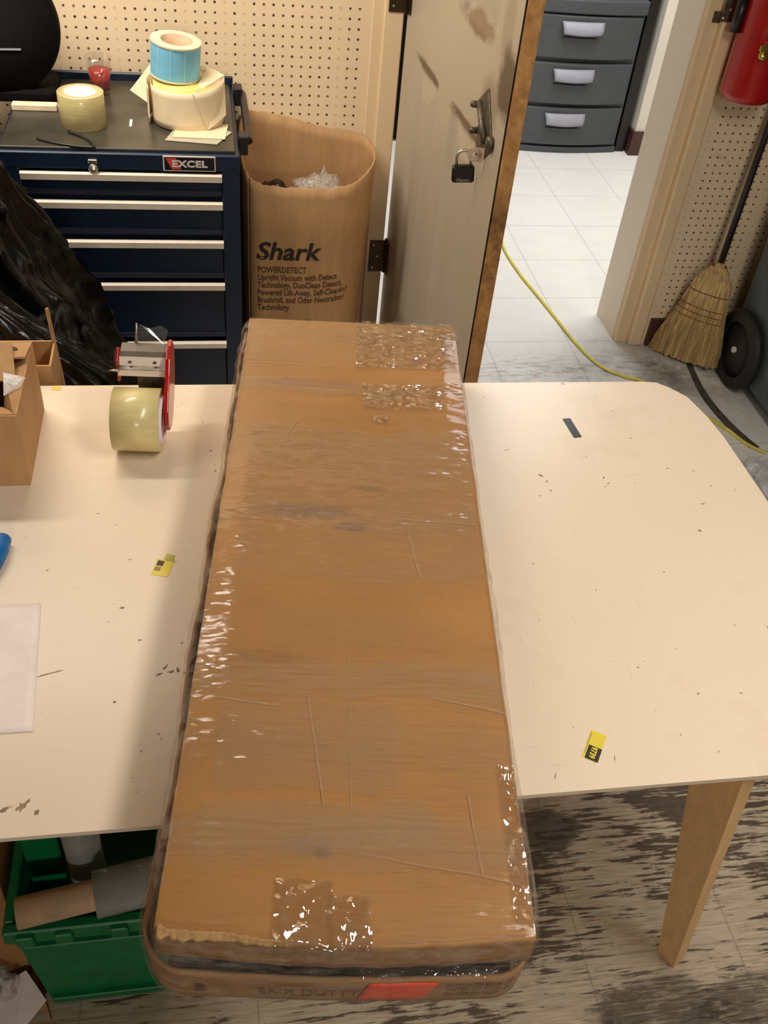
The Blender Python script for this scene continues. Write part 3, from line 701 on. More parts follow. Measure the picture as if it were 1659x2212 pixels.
lk = MB().lathe([(0, 0), (0.42, 0), (0.42, 0.3), (0.3, 0.36), (0, 0.36)], 20, at(-14.7, YF, 32.9, R(90)))
lk.box(-15.1, -14.3, YF - 0.3, YF, 33.35, 33.75, bev=0.05).build('key_lock', M['steel'], tcb)
CT = 34.55
# tape roll on the chest
def tape_roll(name, label, cat, cx, cy, z, ro, ri, h, side, faces, core, tilt=(0, 0), grp=None):
    t = thing(name, label, cat, (cx, cy, z))
    Tm = at(cx, cy, z, R(tilt[0]), R(tilt[1]))
    MB().lathe([(ri + 0.08, 0), (ro, 0), (ro, h), (ri + 0.08, h), (ri + 0.08, 0)], 56, Tm, cap=False).build('tape', side, t, mods=bevel(0.03, 1))
    MB().lathe([(ri - 0.1, -0.0), (ri + 0.1, -0.0), (ri + 0.1, h + 0.02), (ri - 0.1, h + 0.02), (ri - 0.1, 0)], 48, Tm, cap=False).build('core', core, t)
    return t
tape_roll('packing_tape_roll', 'pale yellow roll of packing tape on the left of the tool chest top', 'tape roll', -15.8, -13.3, CT, 2.12, 1.35, 3.05, M['tape_tan'], None, M['core_white'])
# papers under the label rolls
for k, (c0, c1, c2, c3, z) in enumerate([((-8.2, -16.9), (-3.4, -17.6), (-1.9, -14.5), (-6.6, -11.5), CT + 0.03), ((-7.5, -16.3), (-2.6, -16.5), (-2.2, -12.8), (-7.0, -12.5), CT + 0.12)]):
    tag(MB().prism([c0, c1, c2, c3], z, z + 0.06).build('backing_sheet', M['label_white'] if k else M['waxy']),
        ['greyish waxy sheet under the cream label roll, lowest on the chest top', 'cream loose sheet directly beneath the cream label roll'][k], 'sheet')
# cream blank label roll, loosely unwound
lr = thing('label_roll', 'large loosely wound roll of cream blank labels on the tool chest', 'label roll', (-6.3, -11.6, CT + 0.2))
cx_, cy_ = -6.0, -11.6
def spiral(u, v):
    a = R(-200) + u * R(760); r = 3.15 + 0.32 * u + 0.10 * math.sin(a * 2.3)
    if u > 0.86: r += (u - 0.86) * 3.0
    z = CT + 0.2 + v * 3.7 + 0.25 * math.sin(a + 0.6) * (0.3 + v)
    return (cx_ + r * math.cos(a), cy_ + r * math.sin(a), z)
MB().grid(spiral, 120, 6).build('paper_web', M['label_white'], lr, mods=solid(0.04))
def tail(u, v):
    p = Vector(spiral(1.0, v)); d = Vector((-0.75, 0.35, 0.0)).normalized()
    return p + d * (u * 2.6) + Vector((0, 0, (0.35 * u + 0.9 * v * u - 0.2 * u) * 1.0 + (0.5 - v) * u * 0.4)) + Vector((0, -0.5 * math.sin(u * 3), 0))
MB().add([(-9.2, -9.3, CT + .25), (-11.6, -8.4, CT + 1.6), (-9.0, -6.8, CT + 4.3), (-7.2, -7.8, CT + 4.2)], [[0, 1, 2, 3]]).build('loose_flap', M['label_white'], lr, mods=solid(0.03))
MB().add([(-4.2, -14.7, CT + .25), (-2.4, -13.2, CT + 1.2), (-2.45, -11.6, CT + 4.4), (-4.0, -9.2, CT + 4.3), (-5.5, -14.9, CT + 3.6)], [[0, 1, 2, 4], [4, 2, 3]]).build('folded_strip', M['label_white'], lr, mods=solid(0.03))
MB().lathe([(1.4, 0), (3.0, 0), (3.0, 3.5), (1.4, 3.5), (1.4, 0)], 48, at(cx_ - 0.2, cy_, CT + 0.35), cap=False).build('wound_labels', M['label_yellow_liner'], lr)
# blue label roll on top, slightly tilted
br = thing('blue_label_roll', 'light blue roll of sticker labels stacked on top of the cream label roll', 'label roll', (-7.0, -11.2, CT + 3.9))
Tm = at(-7.1, -11.1, CT + 4.12, R(3), R(5))
bb = MB().lathe([(2.3, 0), (2.3, 3.15)], 80, Tm, cap=False).build('label_band', M['label_blue'], br)
gap = MB()
for i in range(11):
    a = R(i * 360 / 11 - 100)
    gap.box(2.28, 2.325, -0.045, 0.045, 0.0, 3.15, Tm @ Matrix.Rotation(a, 4, 'Z'))
gap.build('label_gap', M['label_gap'], bb)
MB().lathe([(1.5, 0), (2.36, 0), (2.36, 0.14), (2.29, 0.14), (2.29, 3.05), (2.36, 3.05), (2.36, 3.2), (1.5, 3.2), (1.5, 0)], 60, Tm, smooth=False, cap=False).build('liner', M['label_white'], br)
MB().lathe([(1.36, 0.1), (1.52, 0.1), (1.52, 3.22), (1.36, 3.22), (1.36, 0.1)], 48, Tm, cap=False).build('core', M['kraft_core'], br)
# candle glass
gl = thing('glass_tumbler', 'small clear tapered glass half filled with red candle wax', 'glass', (-14.7, -4.9, CT))
MB().lathe([(0.0, 0), (0.85, 0), (0.95, 0.2), (1.3, 3.6), (1.22, 3.6), (0.86, 0.35), (0.0, 0.3)], 36, at(-14.7, -4.9, CT), cap=False).build('glass', M['glass'], gl)
MB().lathe([(0.0, 0.36), (0.86, 0.36), (1.06, 2.35), (0.0, 2.35)], 36, at(-14.7, -4.9, CT), cap=False).build('wax', M['glass_red'], gl)
# black lanyard
ln = smooth_path([(-17.0, -15.6, CT + .1), (-15.8, -16.6, CT + .1), (-14.9, -17.8, CT + .1), (-14.5, -18.9, CT + .1), (-14.9, -19.1, CT + .12), (-16.2, -18.9, CT + .1), (-18.2, -18.2, CT + .1), (-19.6, -17.4, CT + .1)], 5)
tag(MB().tube(ln, 0.13, 8).build('lanyard', M['black_plastic']), 'thin black lanyard looped on the chest top behind the key lock', 'lanyard')
tag(MB().box(-11.6, -11.35, -13.6, -11.9, CT, CT + 0.05, at(0, 0, 0)).build('paper_scrap', M['paper']), 'tiny white paper sliver on the chest top between the two rolls', 'scrap')
# cream strip under the black drum + the drum
tag(MB().box(-22.7, -18.5, -10.4, -9.4, CT, CT + 0.6, bev=0.08).build('power_strip', M['label_white']), 'cream plastic bar lying in front of the big black disc', 'bar')
dk = thing('black_disc', 'large round black disc standing on edge at the left of the chest', 'disc', (-24.0, -5.5, CT))
TdD = at(-24.0, -5.2, CT + 6.2, R(82), 0, R(6))
MB().lathe([(0, 0), (5.4, 0), (5.95, 0.35), (6.1, 1.0), (5.9, 2.4), (0, 2.6)], 72, TdD).build('shell', M['charcoal'], dk)
MB().box(-30, -18.8, -8.4, -2.5, CT + 0.02, CT + 1.2, bev=0.3).build('foot', M['charcoal'], dk)
MB().box(-3, 2.3, -1.85, -1.7, 2.45, 2.7, TdD).build('label_strip', M['pull_grey'], dk)

# ------------------------------------------------------------------ tall carton with torn top
bx = thing('tall_open_carton', 'tall brown vacuum cleaner carton with torn open top used as waste bin', 'carton', (6, -6, 0))
def ring(z):
    k = max(0.0, min(1.0, (z - 8) / 20))
    # rounded six sided outline, bulging towards the top right
    pts = [(-0.1, -11.2 + 0.2 * k), (3.0, -12.0), (7.6, -12.0), (10.9 + 0.3 * k, -10.8), (12.9 + 0.9 * k, -6.0), (12.6 + 0.5 * k, -1.6), (8, -0.7), (3.8, -0.6), (0.1, -0.8), (-0.55 - 0.3 * k, -4.5)]
    return pts
def cr(pts, t):
    n = len(pts); x = t * n; i = int(x) % n; f = x - int(x)
    p0, p1, p2, p3 = [Vector(pts[(i + k) % n]) for k in (-1, 0, 1, 2)]
    return 0.5 * ((2 * p1) + (p2 - p0) * f + (2 * p0 - 5 * p1 + 4 * p2 - p3) * f * f + (3 * p1 - p0 - 3 * p2 + p3) * f ** 3)
def rimz(t):
    a = t * 10
    key = [28.6, 28.1, 28.0, 28.3, 29.0, 29.6, 30.3, 31.3, 31.8, 30.2]
    i = int(a) % 10; f = a - int(a); zz = key[i] * (1 - f) + key[(i + 1) % 10] * f
    return zz + 0.16 * nz(t * 90) + 0.25 * nz(t * 25, 3)
def cart(u, v):
    zr = rimz(u % 1.0); z = 0.1 + (zr - 0.1) * v; p = cr(ring(z), u % 1.0); return (p.x, p.y, z)
MB().grid(cart, 160, 24).build('carton_wall', M['card_box'], bx, mods=solid(0.18))
pz = [cr(ring(8), i / 40) for i in range(40)]
MB().prism([(p.x, p.y) for p in pz], 0.05, 0.25).build('carton_base', M['card_in'], bx)
def front_pt(x, z, off=0.14):
    # outside surface of the front wall
    best = None
    for i in range(60):
        p = cr(ring(z), i / 60 * 0.45)
        if best is None or abs(p.x - x) < abs(best.x - x): best = p
    return Vector((x, best.y - off, z))
def wrap_text(body, size, x, z, mat, name, bold=0.0, shear=0.0, xs=1.0, rise=0.0):
    def warp(p):
        xx = x + p.x; zz = z + p.y + rise * max(0, xx - 7.5) ** 1.5
        q = front_pt(xx, zz, 0.12 + p.z); return (q.x, q.y, q.z)
    return text_mb(body, size, Matrix.Identity(4), 0.01, shear, bold, xs=xs, warp=warp).build(name, mat, bx)
wrap_text('Shark', 2.85, 0.45, 19.95, M['ink'], 'brand_lettering', 0.07, 0.2, 1.05)
small = ['POWERDETECT', 'Upright Vacuum with Detect', 'Technology, DuoClean Detect,', 'Powered Lift-Away, Self-Cleaning', 'Brushroll, and Odor Neutralizer', 'Technology', '', 'Model: AZ4002 HSI']
for i, s_ in enumerate(small):
    if s_: wrap_text(s_, 1.02, 0.62, 18.35 - i * 0.93 - (0 if i < 6 else 0.1), M['ink_grey'], 'small_print', 0.02, 0, 0.74, 0.03)
# contents
def blob(name, c, r, mat, seedv, amp=0.35, nu=36, nv=20):
    def f(u, v):
        a = u * 2 * math.pi; b_ = (v - 0.5) * math.pi
        d = Vector((math.cos(a) * math.cos(b_), math.sin(a) * math.cos(b_), math.sin(b_)))
        k = 1 + amp * nz(d.x * 2 + seedv, d.y * 2, d.z * 2) + amp * 0.5 * abs(nz(d.x * 5 + seedv, d.y * 5, d.z * 5))
        return (c[0] + r[0] * d.x * k, c[1] + r[1] * d.y * k, c[2] + r[2] * d.z * k)
    return MB().grid(f, nu, nv)
tag(blob('b', (7.6, -7.4, 25.2), (2.8, 2.6, 1.8), None, 3.1, 0.5).build('bubble_wrap_wad', M['bubble']), 'crumpled clear bubble wrap poking out of the tall carton', 'bubble wrap')
tag(blob('b', (2.9, -6.6, 24.6), (1.9, 2.2, 1.5), None, 8.1, 0.4).build('black_plastic_wad', M['black_bag']), 'dark crumpled plastic inside the tall carton, left of the bubble wrap', 'plastic')
pk = MB().add([(7.0, -8.4, 25.8), (9.2, -8.2, 25.6), (8.6, -6.5, 26.0), (8.0, -7.6, 28.8)], [[0, 1, 3], [1, 2, 3], [2, 0, 3]])
tag(pk.build('bubble_wrap_peak', M['bubble']), 'pointed corner of clear plastic standing up above the bubble wrap wad', 'plastic')

# ------------------------------------------------------------------ black rubbish bags
def bag(name, label, prof, cx, cy, seedv, sx=1.0, sy=1.0, nu=220, nv=150, amp=0.10, hub=(0, 0)):
    """prof: (z, radius, dx) """
    def f(u, v):
        a = u * 2 * math.pi; x = v * (len(prof) - 1); i = min(int(x), len(prof) - 2); t = x - i
        z = prof[i][0] * (1 - t) + prof[i + 1][0] * t; r = prof[i][1] * (1 - t) + prof[i + 1][1] * t; ox = prof[i][2] * (1 - t) + prof[i + 1][2] * t
        c_, s_ = math.cos(a), math.sin(a)
        big = nz(c_ * 1.3 + seedv, s_ * 1.3, z * 0.05) * 1.1
        # sharp ridged folds, mostly running down from the neck
        w1 = a * 4 + 2.5 * nz(c_ + seedv, s_, z * 0.07)
        fold = (1 - abs(math.sin(w1))) ** 2 * 0.9
        rid = (1 - abs(nz(c_ * 3.5, s_ * 3.5 + seedv, z * 0.11)) * 2.4); rid = max(0, rid) ** 2 * 1.0
        rid2 = max(0, 1 - abs(nz(c_ * 8 + 3, s_ * 8 + seedv, z * 0.3)) * 2.6) ** 2 * 0.42
        k = 1 + amp * (big + fold * 0.7 + rid + rid2 - 0.9)
        return (cx + ox + r * sx * k * c_, cy + r * sy * k * s_, max(0.05, z + 0.6 * nz(a * 3, z * .3, seedv + 5)))
    o = MB().grid(f, nu, nv).build(name, M['black_bag']); tag(o, label, 'rubbish bag', 'black rubbish bags'); return o
bag('rubbish_bag', 'tall slumped black plastic bag in front of the left of the tool chest', [(0, 8, 0), (1.5, 14, 0), (12, 15, -.5), (20, 14, -1), (27, 12.5, -2.2), (33, 10.2, -3.0), (39, 7.8, -3.8), (44, 5.4, -5), (48, 3.0, -6), (50, 0.6, -6)], -26.0, -29.6, 2.0, 1.0, 0.53)
bag('rubbish_bag', 'lower black plastic bag spread at the foot of the tall slumped one', [(0, 6, 0), (1, 9.5, 0), (9, 10.5, 0), (20, 11.5, -0.8), (27, 9.2, -2.4), (31, 6.0, -3.8), (34.0, 3.0, -4.4), (34.6, 0.4, -4.6)], -18.6, -43.9, 7.7, 1.0, 0.34)

# tall carton behind the table, left
rc = thing('brown_carton', 'brown carton standing on the floor behind the left part of the table', 'carton', (-20, -50.8, 0))
def shell(x0, x1, y0, y1, z0, z1, t=0.14):
    o_ = [(x0, y0), (x1, y0), (x1, y1), (x0, y1)]; n_ = [(x0 + t, y0 + t), (x1 - t, y0 + t), (x1 - t, y1 - t), (x0 + t, y1 - t)]
    vs = [Vector((x, y, z0)) for x, y in o_] + [Vector((x, y, z1)) for x, y in o_] + [Vector((x, y, z1)) for x, y in n_] + [Vector((x, y, z0 + t)) for x, y in n_]
    fs = [[3, 2, 1, 0], [12, 13, 14, 15]]
    for q in (0, 4, 8): fs += [[q + i, q + (i + 1) % 4, q + 4 + (i + 1) % 4, q + 4 + i] for i in range(4)]
    return MB().add(vs, fs)
shell(-26.0, -15.25, -52.1, -48.9, 0.02, 33.0).build('carton_wall', M['card_box'], rc)
MB().add([(-15.2, -49.3, 29.0), (-15.15, -48.75, 29.0), (-15.45, -48.75, 35.5), (-15.5, -49.1, 35.6)], [[0, 1, 2, 3]]).build('flap', M['card_torn'], rc, mods=solid(0.15))

# ================================================================== TABLE
TH = 32.0
tb = thing('work_table', 'large cream topped work table with splayed light wood legs', 'table', (-6, -70, 0))
def arc(cx, cy, r, a0, a1, n=8): return [(cx + r * math.cos(R(a0 + (a1 - a0) * i / n)), cy + r * math.sin(R(a0 + (a1 - a0) * i / n))) for i in range(n + 1)]
poly = [(-46, -86.1), ] + arc(28.6, -84.9, 1.8, -90, 0, 4) + [(30.4, -66), (30.3, -60.5), (30.05, -58.0), (29.5, -55.6), (28.6, -54.45), (27.8, -53.75), (26.5, -53.6), (-46, -52.5)]
MB().prism(poly, TH - 0.28, TH).build('tabletop', M['table'], tb)
MB().box(-42, 26, -84.0, -83.2, TH - 3.2, TH - 0.28).box(-42, 26, -57.2, -56.4, TH - 3.2, TH - 0.28).box(25.2, 26, -83.2, -57.2, TH - 3.2, TH - 0.28).box(-42, -41.2, -83.2, -57.2, TH - 3.2, TH - 0.28).build('apron', M['leg_wood'], tb)
def leg(tx, ty, bx_, by_, w0=2.9, w1=1.5, d0=1.4, d1=1.2):
    top = Vector((tx, ty, TH - 0.28)); bot = Vector((bx_, by_, 0)); ang = R(-62)
    vs = []
    for c, w_, d_ in ((bot, w1, d1), (top, w0, d0)):
        for a, b_ in ((-1, -1), (1, -1), (1, 1), (-1, 1)):
            x = a * w_ / 2; y = b_ * d_ / 2
            vs.append(c + Vector((x * math.cos(ang) - y * math.sin(ang), x * math.sin(ang) + y * math.cos(ang), 0)))
    return MB().add(vs, [[3, 2, 1, 0], [4, 5, 6, 7], [0, 1, 5, 4], [1, 2, 6, 5], [2, 3, 7, 6], [3, 0, 4, 7]])
for a in ((20.15, -84.75, 27.55, -82.1), (19, -54.5, 27.4, -57.5), (-35, -85.9, -43, -82.1), (-35, -54.5, -43, -57.5)):
    leg(*a).build('leg', M['leg_wood'], tb)
# scuffs and paint chips that belong to the table surface
sf = MB()
def scuff(cx, cy, lx, ly, ang, n=22, sd=0):
    pts = []
    for i in range(n):
        a = 2 * math.pi * i / n; k = 0.25 + 0.85 * random.random()
        x = lx * k * math.cos(a); y = ly * k * math.sin(a)
        pts.append((cx + x * math.cos(ang) - y * math.sin(ang), cy + x * math.sin(ang) + y * math.cos(ang)))
    sf.prism(pts, TH, TH + 0.012)
for x, y, lx, ly, an in [(-14.2, -85.0, 0.55, 0.14, 0.5), (-13.4, -84.9, 0.5, 0.22, 0.9), (-12.75, -85.25, 0.16, 0.16, 0), (-7.4, -77.7, 0.22, 0.07, 1), (-7.1, -78.0, 0.2, 0.1, 0.2), (-6.75, -77.9, 0.2, 0.12, 1.9), (-6.4, -78.1, 0.12, 0.1, 0), (-7.7, -78.1, 0.25, 0.05, 0.5),
                        (-12.9, -77.6, 0.75, 0.06, 0.3), (16.05, -63.9, 0.2, 0.12, 2.2), (16.3, -64.5, 0.14, 0.09, 1), (16.3, -65.4, 0.1, 0.09, 1), (20.2, -64.3, 0.16, 0.06, 1), (20.3, -64.9, 0.12, 0.06, 0.2), (20.0, -65.2, 0.06, 0.06, 0), (24.9, -63.6, 0.12, 0.07, 0),
                        (25.9, -67.2, 0.22, 0.09, 0.1), (24.7, -69.6, 0.13, 0.13, 0), (23.5, -60.3, 0.1, 0.08, 0), (14.4, -61.2, 0.3, 0.03, 0.3), (-9.7, -73.5, 0.14, 0.1, 0.3), (-8.7, -75.8, 0.12, 0.08, 0), (-11.4, -66.0, 0.12, 0.03, 0), (13.9, -85.0, 0.2, 0.03, 1.2), (10.7, -85.7, 0.25, 0.03, 1.1)]:
    scuff(x, y, lx, ly, an)
for i in range(70):
    x = random.uniform(-15, 29); y = random.uniform(-85.5, -54.5); r_ = random.uniform(0.025, 0.07); scuff(x, y, r_ * random.uniform(1, 2.5), r_, random.random() * 3, 6)
M['scuff'] = simple('scuffed_brown_chips', (158, 134, 106), 0.7, var=0.2)
o = sf.build('scuff_marks', M['scuff'], tb); o['kind'] = 'stuff'

# ================================================================== LONG WRAPPED BOX
yaw = R(-7.4); TW = TH
lb = thing('long_shipping_box', 'long flat brown cardboard box wrapped in clear stretch film on the table', 'box', (-0.45, -93.95, TW), yaw)
BW = WORLD[lb.name]
Wd, Ln, Ht = 6.85, 41.6, 4.5
def bw(u, v, w_): return BW @ Vector((u, v, w_))
def top_w(u, v):
    # slightly dented top
    e = min(1.0, min(Wd - abs(u), v, Ln - v) / 1.2); e = max(0, e)
    return Ht + 0.10 * nz(u * 0.25, v * 0.12, 1.0) * e - 0.10 * (1 - e)
def wp(u, v):
    # the lid bows out a little at both ends
    t = v / Ln; a = (u + Wd) / (2 * Wd)
    return u + 0.05 * nz(v * 0.5, 2) + 0.12 * a * t, v - 0.42 * math.sin(math.pi * a) * max(0, 1 - v / 3) + 0.5 * a * max(0, t) + 0.05 * nz(u * 1.2) * max(0, 1 - v)
def topf(a, b_):
    u = (a - 0.5) * 2 * Wd; v = b_ * Ln
    x, y = wp(u, v)
    return bw(x, y, top_w(u, v))
MB().grid(topf, 44, 120).build('box_top', M['card'], lb)
# edges of the lid folding down
lid = MB()
def skirt(pts_fn, n, depth, bulge=0.0):
    def f(a, b_):
        x = pts_fn(a); p_, q_ = wp(x[0], x[1]); return bw(p_ + x[2] * bulge * b_, q_ + x[3] * bulge * b_, top_w(x[0], x[1]) - depth * b_)
    return f
lid.grid(skirt(lambda a: ((a - 0.5) * 2 * Wd, 0, 0, -1), 40, 1.55, 0.10), 60, 4)
lid.grid(skirt(lambda a: ((a - 0.5) * -2 * Wd, Ln, 0, 1), 40, 4.3), 40, 4)
lid.grid(skirt(lambda a: (-Wd, Ln * (1 - a), -1, 0), 80, 2.2, 0.05), 100, 4)
lid.grid(skirt(lambda a: (Wd, Ln * a, 1, 0), 80, 2.2, 0.05), 100, 4)
lid.build('lid_sides', M['card'], lb, mods=solid(0.1))
ib = MB(); vs = [bw(u, v, w_) for w_ in (0.25, 3.6) for v in (0.55, Ln - 0.2) for u in (-Wd + 0.3, Wd - 0.3)]
ib.add(vs, [[0, 2, 3, 1], [4, 5, 7, 6], [0, 1, 5, 4], [2, 6, 7, 3], [0, 4, 6, 2], [1, 3, 7, 5]]); ib.build('inner_carton', M['card_shade'], lb)
# outer tray with a wavy rim standing off the lid
TR = 1.1; TL_ = Ln - TR; TA = math.pi * TR / 2; TF = 2 * Wd - 2 * TR; TPER = 2 * TL_ + 2 * TA + TF
def tray_frame(s_):
    """s_ runs along left side (far->near), round the corner, front, corner, right side"""
    d = s_ * TPER
    if d < TL_: u, v, nx, ny, f = -Wd, Ln - d, -1, 0, 0
    elif d < TL_ + TA:
        a = (d - TL_) / TR; u, v, nx, ny, f = -Wd + TR - TR * math.cos(a), TR - TR * math.sin(a), -math.cos(a), -math.sin(a), a / (math.pi / 2)
    elif d < TL_ + TA + TF: u, v, nx, ny, f = -Wd + TR + (d - TL_ - TA), 0, 0, -1, 1
    elif d < TL_ + 2 * TA + TF:
        a = (d - TL_ - TA - TF) / TR; u, v, nx, ny, f = Wd - TR + TR * math.sin(a), TR - TR * math.cos(a), math.sin(a), -math.cos(a), 1 - a / (math.pi / 2)
    else: u, v, nx, ny, f = Wd, d - TL_ - 2 * TA - TF + TR, 1, 0, 0
    side = (0.42 + 0.24 * nz(d * 0.20, 4.4) + 0.08 * nz(d * 0.9, 1.1)) if u < 0 else (0.18 + 0.05 * nz(d * 0.3))
    near = max(0.0, 1 - v / 6.0) ** 1.5
    side += near * 0.22
    front = 0.42 + 0.22 * math.sin(max(0, min(1, (u + Wd) / (2 * Wd))) * math.pi)
    off = side * (1 - f) + front * f
    hgt = (3.3 - 0.9 * near + 0.45 * nz(d * 0.15, 9) + 0.2 * nz(d * 0.7, 2)) * (1 - f) + (2.05 + 0.12 * nz(d * 0.6, 2)) * f
    return d, u, v, nx, ny, off, hgt
def tray_pt(s_, b_):
    d, u, v, nx, ny, off, hgt = tray_frame(s_)
    return bw(u + nx * off * (0.85 + 0.15 * b_), v + ny * off * (0.9 + 0.1 * b_), 0.05 + hgt * b_)
MB().grid(tray_pt, 420, 5).build('outer_tray', M['card_tray'], lb, mods=solid(0.14))
vs = [bw(u, v, w_) for w_ in (0.02, 0.14) for v in (0.1, Ln) for u in (-Wd + 0.1, Wd - 0.1)]
MB().add(vs, [[0, 2, 3, 1], [4, 5, 7, 6], [0, 1, 5, 4], [2, 6, 7, 3], [0, 4, 6, 2], [1, 3, 7, 5]]).build('tray_base', M['card_shade'], lb)
# torn liner along the near left edge
tm = MB()
def torn(a, b_):
    u = -Wd + 0.05 + a * 4.7; v = 0.34 * (b_ - 0.62) * (1.0 + 0.9 * nz(a * 17)) * (1.0 - 0.6 * a) - 0.03 + 0.05 * nz(a * 45, 2)
    return bw(u, v - 0.42 * math.sin(math.pi * (u + Wd) / (2 * Wd)) - 0.05 * math.sin(a * 9), Ht + 0.04 - 0.20 * (1 - b_) + 0.10 * abs(nz(a * 20, b_ * 4)))
tm.grid(torn, 60, 4); tm.build('torn_liner', M['card_torn'], lb, mods=solid(0.05))
# a printed band on the tray front, orange tag
def on_tray(u, w_, off=0.12):
    k = Vector(tray_pt((TL_ + TA + (u + Wd - TR)) / TPER, w_ / 2.05))
    d = BW.to_3x3() @ Vector((0, -1, 0)); return k + d * off
tagm = MB(); 
def tg(a, b_):
    u = 1.0 + a * 2.55 - (0.42 * (1 - b_)) + 0.0; return on_tray(u, 0.35 + 1.55 * b_, 0.13)
tagm.grid(tg, 12, 4).build('orange_sticker', simple('fluorescent_orange_paper', (255, 78, 18), 0.5, var=0.04), lb, mods=solid(0.03))
def tray_text(body, size, u, w_, mat, xs=1.0, bold=0.0):
    text_mb(body, size, Matrix.Identity(4), 0.005, 0, bold, xs=xs, warp=lambda p: on_tray(u + p.x, w_ + p.y, 0.11 + p.z)).build('faded_print', mat, lb)
tray_text('BRIX DUTTTLI', 0.8, -3.2, 0.55, M['ink_pale'], 0.85)
tray_text('B', 0.9, -5.6, 0.55, M['ink_pale'], 1.0)
for i in range(3): tray_text('OUTEN EN BOX TI', 0.36, 3.9, 1.4 - i * 0.42, M['ink_pale'], 0.8)
# stretch film skin
def hull(u_, v_):
    return None
fm = MB()
def filmtop(a, b_):
    u = (a - 0.5) * 2 * (Wd + 0.03); v = -0.02 + b_ * (Ln + 0.04)
    e = 1 - max(0, 1 - min(Wd - abs(u), v + 0.1, Ln - v + 0.1) / 0.8)
    wv = 0.05 * abs(nz(u * 0.35, v * 1.5, 3)) + 0.05 * abs(nz(u * 0.5 + v * 0.3, v * 0.8, 8))
    x, y = wp(u, v); return bw(x, y, top_w(u, v) + 0.07 + wv * max(0, e))
fm.grid(filmtop, 50, 200).build('stretch_film_top', M['film'], lb)
fs_ = MB()
def filmside(s_, b_):
    q = tray_pt(s_, 1.0); d = (BW.inverted() @ q); dd = s_ * TPER
    uu = max(-Wd, min(Wd, d.x)); vv = max(0, min(Ln, d.y))
    out = Vector((d.x - uu, d.y - vv, 0)); out = out.normalized() if out.length > 1e-6 else Vector((0, -1, 0))
    xx_, yy_ = wp(uu, vv); top = Vector((xx_, yy_, Ht + 0.02)) - out * 0.05; mid = Vector((d.x, d.y, d.z)) + out * (0.2 + 0.10 * nz(dd * 0.7, 5)); bot = Vector((d.x, d.y, 0.05)) + out * 0.16
    if b_ < 0.5: p = top.lerp(mid, b_ * 2); p += out * 0.22 * math.sin(b_ * 2 * math.pi) 
    else: p = mid.lerp(bot, (b_ - 0.5) * 2)
    p += out * 0.06 * nz(dd * 1.6, b_ * 3, 2); return BW @ p
fs_.grid(filmside, 320, 10).build('stretch_film_side', M['film_side'], lb)
bu = MB()
def bunch(a, b_):
    u = 0.6 + a * 5.2; p = on_tray(u, 2.0, 0.05 - 0.5 * b_ * abs(1 + 0.8 * nz(a * 9, 3)))
    return p + Vector((0, 0, 0.16 * nz(a * 16, b_ * 3) + 0.1 * math.sin(b_ * 3.1)))
bu.grid(bunch, 60, 8).build('bunched_film', M['tape_clear'], lb)
# clear tape patches
def tape_patch(u0, u1, v0, v1, sk=0.0, drop=0.0, res=26):
    def f(a, b_):
        u = u0 + (u1 - u0) * a + sk * b_ + 0.04 * nz(b_ * 9, u0); v = v0 + (v1 - v0) * b_ + 0.05 * nz(a * 8, v0)
        wv = top_w(u, max(v, 0)) + 0.16 + 0.06 * nz(u * 2.4, v * 2.4, 5) + 0.03 * nz(u * 6, v * 6)
        if v < -0.1: wv -= (-v - 0.1) * 3.0; v = -0.12 - 0.1
        x, y = wp(u, max(v, 0)); return bw(x, y + min(v, 0), wv)
    return MB().grid(f, res, res)
tape_patch(-2.7, -0.55, -0.5, 2.0, 0.0).build('tape_patch', M['tape_clear'], lb)
tape_patch(-0.6, 0.9, -0.5, 1.5, -0.1).build('tape_patch', M['tape_clear'], lb)
tape_patch(0.2, 6.7, 36.0, 41.7, 0.0, res=40).build('tape_patch', M['tape_clear'], lb)
tape_patch(0.6, 5.6, 31.6, 34.2, 0.0, res=30).build('tape_patch', M['tape_clear'], lb)
tape_patch(6.15, 6.85, 0.2, 7.0, 0.0, res=40).build('crinkled_film_edge', M['film_edge'], lb)
tape_patch(1.2, 2.1, 30.2, 31.0, 0.0, res=14).build('tape_patch', M['tape_clear'], lb)

# ================================================================== THINGS ON THE TABLE
# small open carton, left
sb = thing('small_open_carton', 'small tan cardboard carton with crumpled open flaps at the left of the table', 'carton', (-18.5, -59.4, TH))
x0, x1, y0, y1, zt = -22.5, -15.45, -63.25, -55.6, TH + 5.1
shell(x0, x1, y0, y1, TH + .02, zt).build('carton_wall', M['card_box'], sb)
def flap(p, mat=None): return MB().add(p, [[0, 1, 2, 3]]).build('flap', mat or M['card_box'], sb, mods=solid(0.13))
flap([(x0, y1 - .1, zt), (x1, y1 - .1, zt), (x1 - 0.1, y1 - 2.3, zt + 0.35), (x0, y1 - 2.4, zt + 0.35)])
flap([(x0, y0 + .1, zt), (x1, y0 + .1, zt), (x1 - 1.2, y0 + 2.3, zt - 1.1), (x0, y0 + 2.4, zt - 1.1)])
flap([(x1 - .1, y0 + 0.1, zt), (x1 - .1, y1 - .1, zt), (x1 - 1.6, y1 - 1.9, zt - 0.7), (x1 - 1.1, y0 + 2.2, zt - 1.5)])
MB().add([(x0, y1 - 4.6, zt - 0.5), (x1 - 0.5, y1 - 3.9, zt - 0.1), (x1 - 0.9, y1 - 1.3, zt + 0.75), (x0, y1 - 1.6, zt + 0.7)], [[0, 1, 2, 3]]).build('folded_flap', M['card_torn'], sb, mods=solid(0.12))
